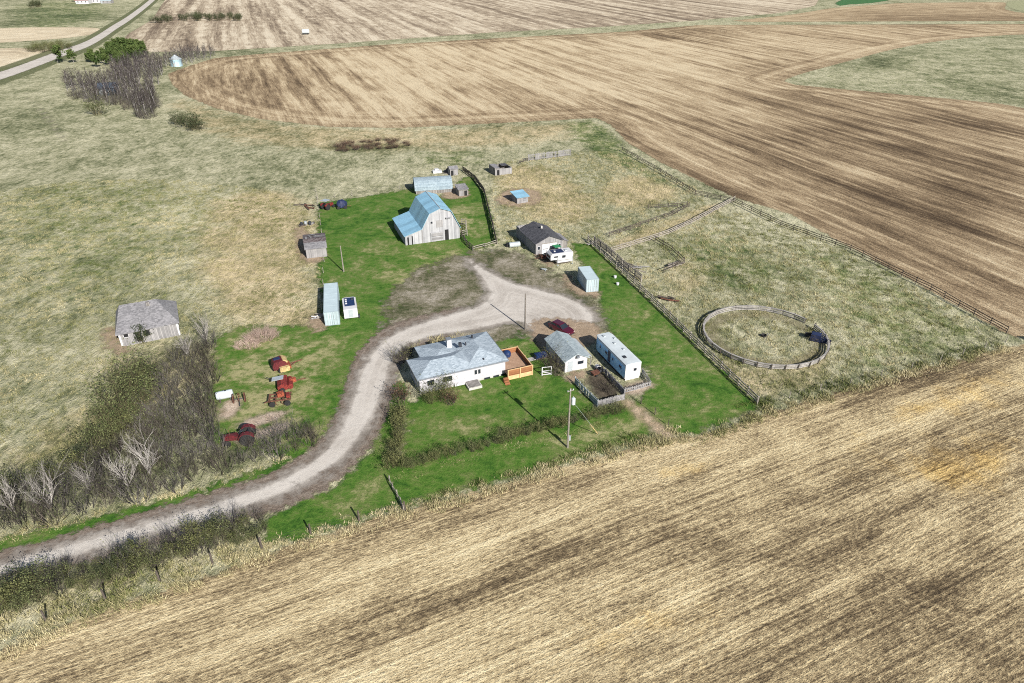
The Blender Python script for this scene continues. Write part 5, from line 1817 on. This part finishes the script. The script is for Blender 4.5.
def shrub_mesh(seed, h, w_, stems, depth, tmat, lmat=None, leaves=0, lsz=.16, r0=.035, kids=(1, 2), base=1.0):
    rg = random.Random(seed)
    tm, tips = TM(), []
    for k in range(stems):
        a = rg.random() * 6.28
        rr = w_ * .38 * math.sqrt(rg.random())
        p = Vector((base * rr * math.cos(a), base * rr * math.sin(a), -.05))
        o = w_ / h * .55
        d = Vector((rr / w_ * 1.9 * o * math.cos(a) + rg.gauss(0, .2), rr / w_ * 1.9 * o * math.sin(a) + rg.gauss(0, .2), 1)).normalized()
        grow(tm, tips, p, d, h * rg.uniform(.55, .95), r0, depth, rg, .5, .35, kids)
    m0 = tm.mesh('shrub', tmat)
    m1 = None
    if lmat:
        lm = TM()
        for _ in range(leaves):
            p = rg.choice(tips) + Vector((rg.gauss(0, .16), rg.gauss(0, .16), rg.gauss(0, .14)))
            p.z = max(.05, p.z)
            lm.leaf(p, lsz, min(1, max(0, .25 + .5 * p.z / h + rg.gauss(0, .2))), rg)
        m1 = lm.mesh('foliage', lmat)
    return m0, m1


def make_shrub(name, meshes, label, cat, x, y, rz, s, group=None):
    o = bpy.data.objects.new(name, meshes[0])
    C.objects.link(o)
    o.location = (x, y, 0)
    o.rotation_euler = (0, 0, rz)
    o.scale = s if isinstance(s, tuple) else (s, s, s)
    tag(o, label, cat, group)
    if meshes[1]:
        c = bpy.data.objects.new('foliage', meshes[1])
        C.objects.link(c)
        c.parent = o
    return o


def tree_mesh(seed, h, depth, tmat, wmat, lmat=None, leaves=0, lsz=.4, r0=.12, first=.35, limbs=9, spread=.55, reach=.42, up=.35):
    """trunk with limbs, and a crown of twigs (and leaves)"""
    rg = random.Random(seed)
    tr, cr, tips = TM(), TM(), []
    p = Vector((0, 0, -.1))
    d = Vector((rg.gauss(0, .06), rg.gauss(0, .06), 1)).normalized()
    n = limbs
    zs = []
    for k in range(n):
        q = p + d * h / n
        tr.tube(p, q, r0 * (1 - k / n * .8), r0 * (1 - (k + 1) / n * .8), rg.uniform(.3, .8), 6)
        p = q
        d = (d + Vector((rg.gauss(0, .07), rg.gauss(0, .07), .1))).normalized()
        if (k + 1) / n >= first:
            zs.append((p.copy(), k))
    for q, k in zs:
        for _ in range(rg.randint(2, 3)):
            a = rg.random() * 6.28
            l = h * reach * (1.15 - .75 * (k + 1) / n) * rg.uniform(.7, 1.2)
            e = Vector((math.cos(a), math.sin(a), rg.uniform(.3, 1.0) + up)).normalized()
            grow(cr, tips, q, e, l, r0 * .42, depth, rg, spread, up, (1, 2))
    m0, m1, m2 = tr.mesh('trunk', tmat), cr.mesh('crown', wmat), None
    if lmat:
        lm = TM()
        for _ in range(leaves):
            q = rg.choice(tips) + Vector((rg.gauss(0, .35), rg.gauss(0, .35), rg.gauss(0, .3))) * (h / 6)
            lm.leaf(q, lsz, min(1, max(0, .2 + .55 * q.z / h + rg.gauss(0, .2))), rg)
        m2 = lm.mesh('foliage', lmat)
    return m0, m1, m2


def make_tree(name, meshes, label, x, y, rz, s, group=None):
    o = thing(name, label, 'tree', x, y, math.degrees(rz), group)
    o.scale = (s, s, s)
    c = None
    for nm, me in zip(('trunk', 'crown'), meshes):
        c = bpy.data.objects.new(nm, me)
        C.objects.link(c)
        c.parent = o
    if meshes[2]:
        e = bpy.data.objects.new('foliage', meshes[2])
        C.objects.link(e)
        e.parent = c
    return o


def inside(P, x, y):
    return float(sdf(P, np.array([x]), np.array([y]))[0])


def scatter(P, dmin, n, rg, far=1.0):
    P = np.asarray(P)
    x0, y0 = P.min(0)
    x1, y1 = P.max(0)
    out = []
    tries = 0
    while len(out) < n and tries < n * 60:
        tries += 1
        x, y = rg.uniform(x0, x1), rg.uniform(y0, y1)
        if inside(P, x, y) < 0:
            continue
        if all((x - a) ** 2 + (y - b) ** 2 > dmin * dmin for a, b in out):
            out.append((x, y))
    return out


rv = random.Random(5)
GREY = [shrub_mesh(10 + k, 2.3, 2.5, 20, 2, V['twig_grey' if k % 2 else 'twig_brown'], V['olive'], 60, .12) for k in range(4)]
OLIVE = [shrub_mesh(20 + k, 2.2, 2.3, 22, 2, V['twig_olive'], V['olive' if k % 2 else 'moss'], 900, .15) for k in range(4)]
DARK = [shrub_mesh(30 + k, 2.2, 2.4, 18, 2, V['twig_olive'], V['dark'], 1100, .17) for k in range(3)]
DEAD = [shrub_mesh(40 + k, 3.4, 3.8, 7, 2, V['twig_pale'], None, r0=.07, kids=(1, 3), base=.04) for k in range(3)]
MOSS = [shrub_mesh(50 + k, 1.6, 1.7, 22, 2, V['twig_brown'], V['moss' if k % 2 else 'olive'], 650, .12) for k in range(3)]
BROWN = [shrub_mesh(60 + k, 2.6, 2.6, 34, 2, V['twig_brown'], V['moss'], 260, .13) for k in range(2)]
REDB = shrub_mesh(70, 1.8, 1.6, 24, 2, V['twig_brown'], V['redbush'], 600, .13)
TALL = [shrub_mesh(80 + k, 3.6, 3.0, 34, 2, V['twig_olive'], V['olive' if k else 'moss'], 1500, .16) for k in range(2)]

# thicket between the old house and the driveway
belt = px((120, 425), (136, 385), (162, 366), (190, 352), (212, 342), (214, 352), (206, 438), (232, 452), (262, 444), (300, 434), (322, 436), (318, 446), (292, 455), (230, 473), (150, 498), (60, 522), (-20, 540), (-40, 500), (20, 478), (70, 462), (100, 440))
west = px((-40, 505), (20, 480), (75, 458), (108, 425), (130, 385), (150, 372), (152, 400), (134, 430), (104, 463), (40, 488), (-40, 512))
G1, G2, G3, G4 = 'bare grey shrubs of the thicket', 'olive shrubs along the thicket edge', 'green shrubs between driveway and stubble', 'hedge shrubs round the front lawn'
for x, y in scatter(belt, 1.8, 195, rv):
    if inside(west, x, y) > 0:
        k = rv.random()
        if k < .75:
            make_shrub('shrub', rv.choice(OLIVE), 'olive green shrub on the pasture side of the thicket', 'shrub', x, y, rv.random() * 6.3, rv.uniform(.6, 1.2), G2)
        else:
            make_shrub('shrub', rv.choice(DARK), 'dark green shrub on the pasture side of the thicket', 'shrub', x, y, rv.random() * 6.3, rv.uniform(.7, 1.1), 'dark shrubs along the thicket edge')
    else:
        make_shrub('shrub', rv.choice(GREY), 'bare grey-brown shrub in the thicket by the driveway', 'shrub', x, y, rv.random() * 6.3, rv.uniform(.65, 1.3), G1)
for q, s, lb in (((132, 408), 1.25, 'tallest olive bush of the thicket, nearest the abandoned house'), ((120, 430), 1.0, 'tall olive bush just below the tallest bush of the thicket'), ((143, 388), 1.0, 'tall dark olive bush at the top of the thicket')):
    make_shrub('bush', TALL[1], lb, 'bush', *at(*q), rv.random() * 6, s * 1.15)
for q, s, lb in (((188, 356), .95, 'pale dead bush fallen below the front of the abandoned house'), ((206, 340), 1.1, 'pale forked dead tree at the top right of the thicket'), ((150, 474), 1.25, 'big pale dead tree standing in the thicket above the driveway'),
                 ((128, 486), 1.0, 'low pale dead bush left of the big dead tree'), ((50, 508), 1.15, 'pale dead bush at the left end of the thicket'), ((14, 512), 1.0, 'leftmost of the pale dead bushes in the thicket'), ((90, 490), .8, 'small pale dead bush among the olive shrubs')):
    make_shrub('dead_tree', rv.choice(DEAD), lb, 'dead tree', *at(*q), rv.random() * 6, s)
make_shrub('bush', DARK[0], 'dark round bush growing against the front wall of the abandoned house', 'bush', *at(141, 343), 1.0, 1.0)

# strip between driveway and stubble
strip = px((-40, 606), (0, 592), (100, 566), (200, 538), (255, 518), (266, 524), (258, 540), (200, 556), (110, 584), (50, 600), (-40, 632))
for x, y in scatter(strip, 1.0, 112, rv):
    k = rv.random()
    ms_ = rv.choice(OLIVE + MOSS) if k < .7 else rv.choice(DARK) if k < .85 else rv.choice(GREY)
    make_shrub('shrub', ms_, 'roadside shrub in the strip between driveway and stubble field', 'shrub', x, y, rv.random() * 6.3, rv.uniform(.42, .8), G3)
for q in ((60, 580), (120, 566), (170, 552), (185, 545), (230, 528)):
    make_shrub('shrub', GREY[1], 'taller bare shrub rising from the roadside strip', 'shrub', *at(*q), rv.random() * 6, rv.uniform(.9, 1.15), 'taller bare roadside shrubs')

# hedge and house bushes
hl = [(403, 412), (400, 428), (396, 448), (393, 468), (412, 468), (440, 458), (470, 452), (500, 443), (530, 434), (560, 427), (590, 418), (622, 411)]
hp = resample([at(*q) for q in hl], .85)
for i_, (x, y) in enumerate(hp):
    for _ in range(1):
        make_shrub('hedge_shrub', rv.choice(MOSS + OLIVE * 2), 'small hedge shrub in the row round the front lawn', 'shrub', x + rv.uniform(-.35, .35), y + rv.uniform(-.35, .35), rv.random() * 6.3, rv.uniform(.5, .75) if i_ < 16 else rv.uniform(.38, .6), G4)
for q, ms_, s, lb in (((441, 399), TALL[0], .72, 'yellow-green willow bush against the front wall of the farmhouse'), ((431, 402), TALL[0], .55, 'smaller yellow-green bush at the front left wall of the farmhouse'),
                      ((452, 404), REDB, .9, 'red-brown bush right of the willow bushes at the farmhouse'), ((402, 402), REDB, 1.1, 'dark red-brown bush near the front left corner of the farmhouse'),
                      ((400, 362), BROWN[0], .85, 'brown-green bush at the bend of the driveway behind the farmhouse'), ((408, 357), BROWN[1], .7, 'brown bush between farmhouse wing and driveway'),
                      ((552, 367), BROWN[0], 1.0, 'tall brown bush against the shaded wall of the garage'), ((558, 375), BROWN[1], .7, 'lower brown bush at the front left corner of the garage'),
                      ((606, 390), GREY[0], .75, 'bare tangled bush inside the fenced garden'), ((612, 395), GREY[2], .6, 'small bare bush in the front corner of the fenced garden'),
                      ((190, 128), DARK[1], (2.5, 2.2, 1.5), 'dark green bush right of the aspen gully'), ((181, 124), DARK[2], (2.0, 1.8, 1.25), 'smaller dark bush at the left of the dark green bush'), ((198, 130), DARK[0], (2.1, 1.9, 1.2), 'low dark bush at the right of the dark green bush'),
                      ((99, 115), OLIVE[1], 1.9, 'lone low green bush in the pasture below the aspens')):
    make_shrub('bush', ms_, lb, 'bush', *at(*q), rv.random() * 6, s)
make_shrub('brush_pile', shrub_mesh(90, 1.5, 6.0, 260, 2, V['twig_pink'], None, r0=.04), 'wide pinkish pile of dead brush on the lawn above the machines', 'brush pile', *at(262, 338), .3, (.85, .75, .8))
make_shrub('brush_pile', shrub_mesh(91, 1.2, 5.0, 170, 2, V['twig_pink'], None, r0=.035), 'smaller pale heap of dead brush at the lower left of the wide brush pile', 'brush pile', *at(248, 346), 1.3, (.7, .8, .7))

# aspen gully
ASP = [tree_mesh(100 + k, 6.0, 2, V['aspen'], V['aspen_twig'], None, r0=.13, first=.25, limbs=7, reach=.34) for k in range(4)]
GRN = [tree_mesh(120 + k, 6.5, 1, V['aspen'], V['twig_olive'], V['green'], 1700, .6, r0=.14, first=.1, limbs=6, reach=.5) for k in range(3)]
gully = px((64, 92), (78, 99), (100, 103), (122, 101), (134, 112), (140, 120), (152, 118), (160, 108), (152, 98), (160, 84), (166, 72), (160, 62), (135, 64), (112, 74), (106, 84), (88, 84), (70, 84))
for x, y in scatter(gully, 2.1, 230, rv):
    make_tree('aspen_tree', rv.choice(ASP), 'bare grey aspen in the gully grove', x, y, rv.random() * 6.3, rv.uniform(.8, 1.25), 'bare aspens of the gully grove')
for x, y in scatter(px((166, 70), (216, 58), (216, 53), (190, 54), (160, 62)), 1.9, 70, rv):
    make_tree('aspen_tree', rv.choice(ASP), 'bare aspen in the row beyond the steel grain bin', x, y, rv.random() * 6.3, rv.uniform(.7, 1.0), 'bare aspens beyond the grain bin')
for x, y in scatter(px((64, 97), (78, 102), (100, 106), (122, 105), (134, 116), (142, 122), (152, 120), (162, 106), (150, 96), (120, 96), (100, 98), (80, 95)), 2.2, 60, rv):
    make_shrub('shrub', rv.choice(GREY), 'bare undergrowth shrub at the foot of the aspens', 'shrub', x, y, rv.random() * 6.3, rv.uniform(.9, 1.4), 'undergrowth shrubs at the foot of the aspens')
for x, y in scatter(px((64, 64), (82, 61), (100, 56), (118, 49), (138, 47), (148, 56), (140, 64), (118, 69), (95, 69)), 3.0, 48, rv):
    make_tree('green_tree', rv.choice(GRN), 'fresh green tree between the gravel road and the aspens', x, y, rv.random() * 6.3, rv.uniform(.5, .85), 'green trees beside the gravel road')
for q, s in (((124, 56), 1.1), ((133, 56), 1.0)):
    make_tree('green_tree', GRN[0], 'tallest bright green tree crown beside the aspens', *at(*q), s, s, 'tallest green trees')
make_tree('green_tree', GRN[1], 'single round green tree at the left by the gravel road', *at(58, 63), .4, 1.0)
for x, y in scatter(px((152, 24), (190, 21), (235, 22), (246, 20), (240, 18), (190, 18), (155, 21)), 5, 32, rv):
    make_shrub('shrub', rv.choice(DARK), 'dark shrub in the hedge line across the far stubble', 'shrub', x, y, rv.random() * 6.3, rv.uniform(1.1, 1.7), 'hedge line shrubs in the far stubble')
for x, y in scatter(px((30, 54), (68, 50), (72, 48), (60, 45), (30, 48)), 3.5, 22, rv):
    make_shrub('shrub', rv.choice(OLIVE), 'shrub in the hollow between the two pale fields', 'shrub', x, y, rv.random() * 6.3, rv.uniform(.9, 1.5), 'shrubs between the pale fields')
for x, y in scatter(px((50, 4), (70, 3), (120, 3), (120, -8), (50, -8)), 7, 26, rv):
    make_tree('green_tree', rv.choice(GRN), 'tree among the buildings of the far hill farm', x, y, rv.random() * 6.3, rv.uniform(.7, 1.1), 'trees of the far hill farm')
for x, y in scatter(px((30, 9), (42, 7), (42, 5), (30, 6)), 4, 6, rv):
    make_shrub('shrub', rv.choice(DARK), 'dark shrub on the far slope left of the hill farm', 'shrub', x, y, rv.random() * 6.3, 1.6, 'dark shrubs on the far slope')


# ------------------------------------------------------------------ grass that stands up
def grass_mat(name):
    t = NT(name)
    v = t.attr('tone')
    dry = t.ramp(v, [(.05, (.10, .095, .05)), (.35, (.25, .225, .12)), (.65, (.42, .365, .22)), (.95, (.60, .53, .36))])
    grn = t.ramp(v, [(.05, (.04, .055, .016)), (.4, (.10, .125, .035)), (.7, (.20, .21, .075)), (.95, (.36, .34, .17))])
    return t.bsdf(t.mix(t.attr('green'), dry, grn), .9, spec=.1)


GM = grass_mat('standing_grass')


def tufts(name, label, regions, seed):
    r = np.random.RandomState(seed)
    PX, HT, TN, GR, WD = [], [], [], [], []
    for P, dens, h, tone, green in regions:
        P = np.asarray(P)
        x0, y0 = P.min(0)
        x1, y1 = P.max(0)
        n = int((x1 - x0) * (y1 - y0) * dens)
        q = np.stack([r.uniform(x0, x1, n), r.uniform(y0, y1, n)], 1)
        q = q[sdf(P, q[:, 0], q[:, 1]) > -.2 + r.normal(0, .3, n)]
        # clumping
        cl = np.array([mnoise.noise((a * .45, b * .45, seed)) + .6 * mnoise.noise((a * 1.3, b * 1.3, seed + 5)) for a, b in q])
        big = np.array([mnoise.noise((a * .08, b * .08, seed + 9)) for a, b in q])
        k = cl > r.normal(-.12, .25, len(q))
        q, cl, big = q[k], cl[k], big[k]
        PX.append(q)
        HT.append(h * np.clip(.75 + .6 * cl + r.normal(0, .2, len(q)), .35, 1.7))
        TN.append(np.clip(tone + .25 * big + r.normal(0, .09, len(q)), 0, 1))
        GR.append(np.clip(green + .7 * mnoise.noise((seed, 1.5, 2.5)) * 0 + .8 * -big + r.normal(0, .15, len(q)), 0, 1))
        WD.append(np.full(len(q), h))
    q, h, tn, gr = map(np.concatenate, (PX, HT, TN, GR))
    n, B = len(q), 8
    a = r.uniform(0, 6.283, (n, B))
    off = r.normal(0, .2, (n, B, 2))
    wd = r.uniform(.018, .048, (n, B)) * (h[:, None] / .4) ** .5
    ln = r.uniform(.15, .8, (n, B)) * h[:, None]
    b = r.uniform(0, 6.283, (n, B))
    hh = h[:, None] * r.uniform(.6, 1.15, (n, B))
    base = q[:, None, :] + off
    v = np.zeros((n, B, 3, 3))
    v[..., 0, 0] = base[..., 0] - wd * np.cos(a)
    v[..., 0, 1] = base[..., 1] - wd * np.sin(a)
    v[..., 1, 0] = base[..., 0] + wd * np.cos(a)
    v[..., 1, 1] = base[..., 1] + wd * np.sin(a)
    v[..., 2, 0] = base[..., 0] + ln * np.cos(b)
    v[..., 2, 1] = base[..., 1] + ln * np.sin(b)
    v[..., 2, 2] = hh
    N_ = n * B
    me = bpy.data.meshes.new(name)
    me.vertices.add(N_ * 3)
    me.vertices.foreach_set('co', v.reshape(-1).astype(np.float32))
    me.loops.add(N_ * 3)
    me.loops.foreach_set('vertex_index', np.arange(N_ * 3, dtype=np.int32))
    me.polygons.add(N_)
    me.polygons.foreach_set('loop_start', np.arange(0, N_ * 3, 3, dtype=np.int32))
    me.update(calc_edges=True)
    for k, w_ in (('tone', tn), ('green', gr)):
        at_ = me.attributes.new(k, 'FLOAT', 'POINT')
        at_.data.foreach_set('value', np.clip(np.repeat(w_, B * 3) + np.repeat(r.normal(0, .1, N_), 3), 0, 1).astype(np.float32))
    me.materials.append(GM)
    o = bpy.data.objects.new(name, me)
    C.objects.link(o)
    o['kind'] = 'stuff'
    o['label'] = label
    o['category'] = 'grass'
    return o


tufts('pasture_grass', 'rough dry pasture grass in clumps across the left pasture', [
    (px((-60, 470), (-60, 200), (120, 175), (318, 195), (322, 320), (214, 330), (130, 350), (110, 415), (60, 455), (0, 478)), 5.0, .26, .43, .48),
], 3)
tufts('pen_grass', 'rough straw coloured grass in the pens and the round pen paddock', [
    (px((498, 245), (490, 190), (500, 160), (590, 150), (625, 155), (735, 205), (612, 250), (590, 238), (565, 245)), 4.0, .32, .56, .25),
    (px((614, 252), (735, 203), (850, 250), (1004, 336), (1004, 343), (850, 383), (757, 402), (690, 336), (640, 288)), 5.0, .32, .5, .45),
], 4)
edge = [(-40, 655), (0, 640), (70, 612), (135, 590), (210, 565), (262, 548), (330, 527), (404, 506), (480, 484), (560, 462), (640, 438), (660, 433), (700, 434), (757, 411), (850, 387), (940, 363), (1008, 345),
        (1012, 349), (940, 370), (850, 395), (757, 422), (700, 442), (676, 441), (640, 451), (560, 474), (480, 497), (404, 518), (330, 541), (262, 562), (210, 582), (135, 608), (70, 632), (0, 660), (-40, 676)]
tufts('field_edge_grass', 'long pale dry grass along the border of the near stubble field', [
    (px(*edge, sm=0), 17, .42, .60, .08),
    (px((-40, 630), (0, 618), (50, 603), (140, 575), (262, 538), (264, 550), (135, 594), (0, 645), (-40, 660), sm=0), 11, .45, .52, .35),
    (px((-40, 545), (0, 532), (60, 520), (130, 502), (200, 484), (262, 464), (290, 455), (290, 460), (200, 490), (60, 527), (-40, 556), sm=0), 9, .34, .56, .2),
    (px((395, 476), (440, 464), (500, 449), (560, 433), (620, 417), (622, 421), (560, 437), (500, 453), (440, 468), (400, 480), sm=0), 9, .22, .5, .3),
    (px((402, 350), (420, 343), (450, 336), (466, 333), (466, 337), (440, 343), (415, 350), sm=0), 9, .6, .55, .3),
    (px((408, 505), (480, 482), (560, 458), (640, 433), (640, 437), (560, 463), (480, 487), (408, 510), sm=0), 12, .4, .2, 1.0),
    (px((735, 408), (757, 402), (850, 380), (1000, 342), (1000, 346), (850, 388), (757, 411), sm=0), 12, .4, .35, .9),
    (px((650, 436), (668, 426), (690, 436), (676, 446), (655, 444), sm=0), 9, .45, .75, 0),
], 6)

for x, y in scatter(px((330, 146), (360, 141), (405, 140), (412, 148), (370, 151), (335, 153)), 2.0, 26, rv):
    make_shrub('shrub', REDB, 'low red-brown shrub in the ditch below the far stubble field', 'shrub', x, y, rv.random() * 6.3, (rv.uniform(.8, 1.3), rv.uniform(.8, 1.3), rv.uniform(.3, .6)), 'red-brown shrubs in the ditch')
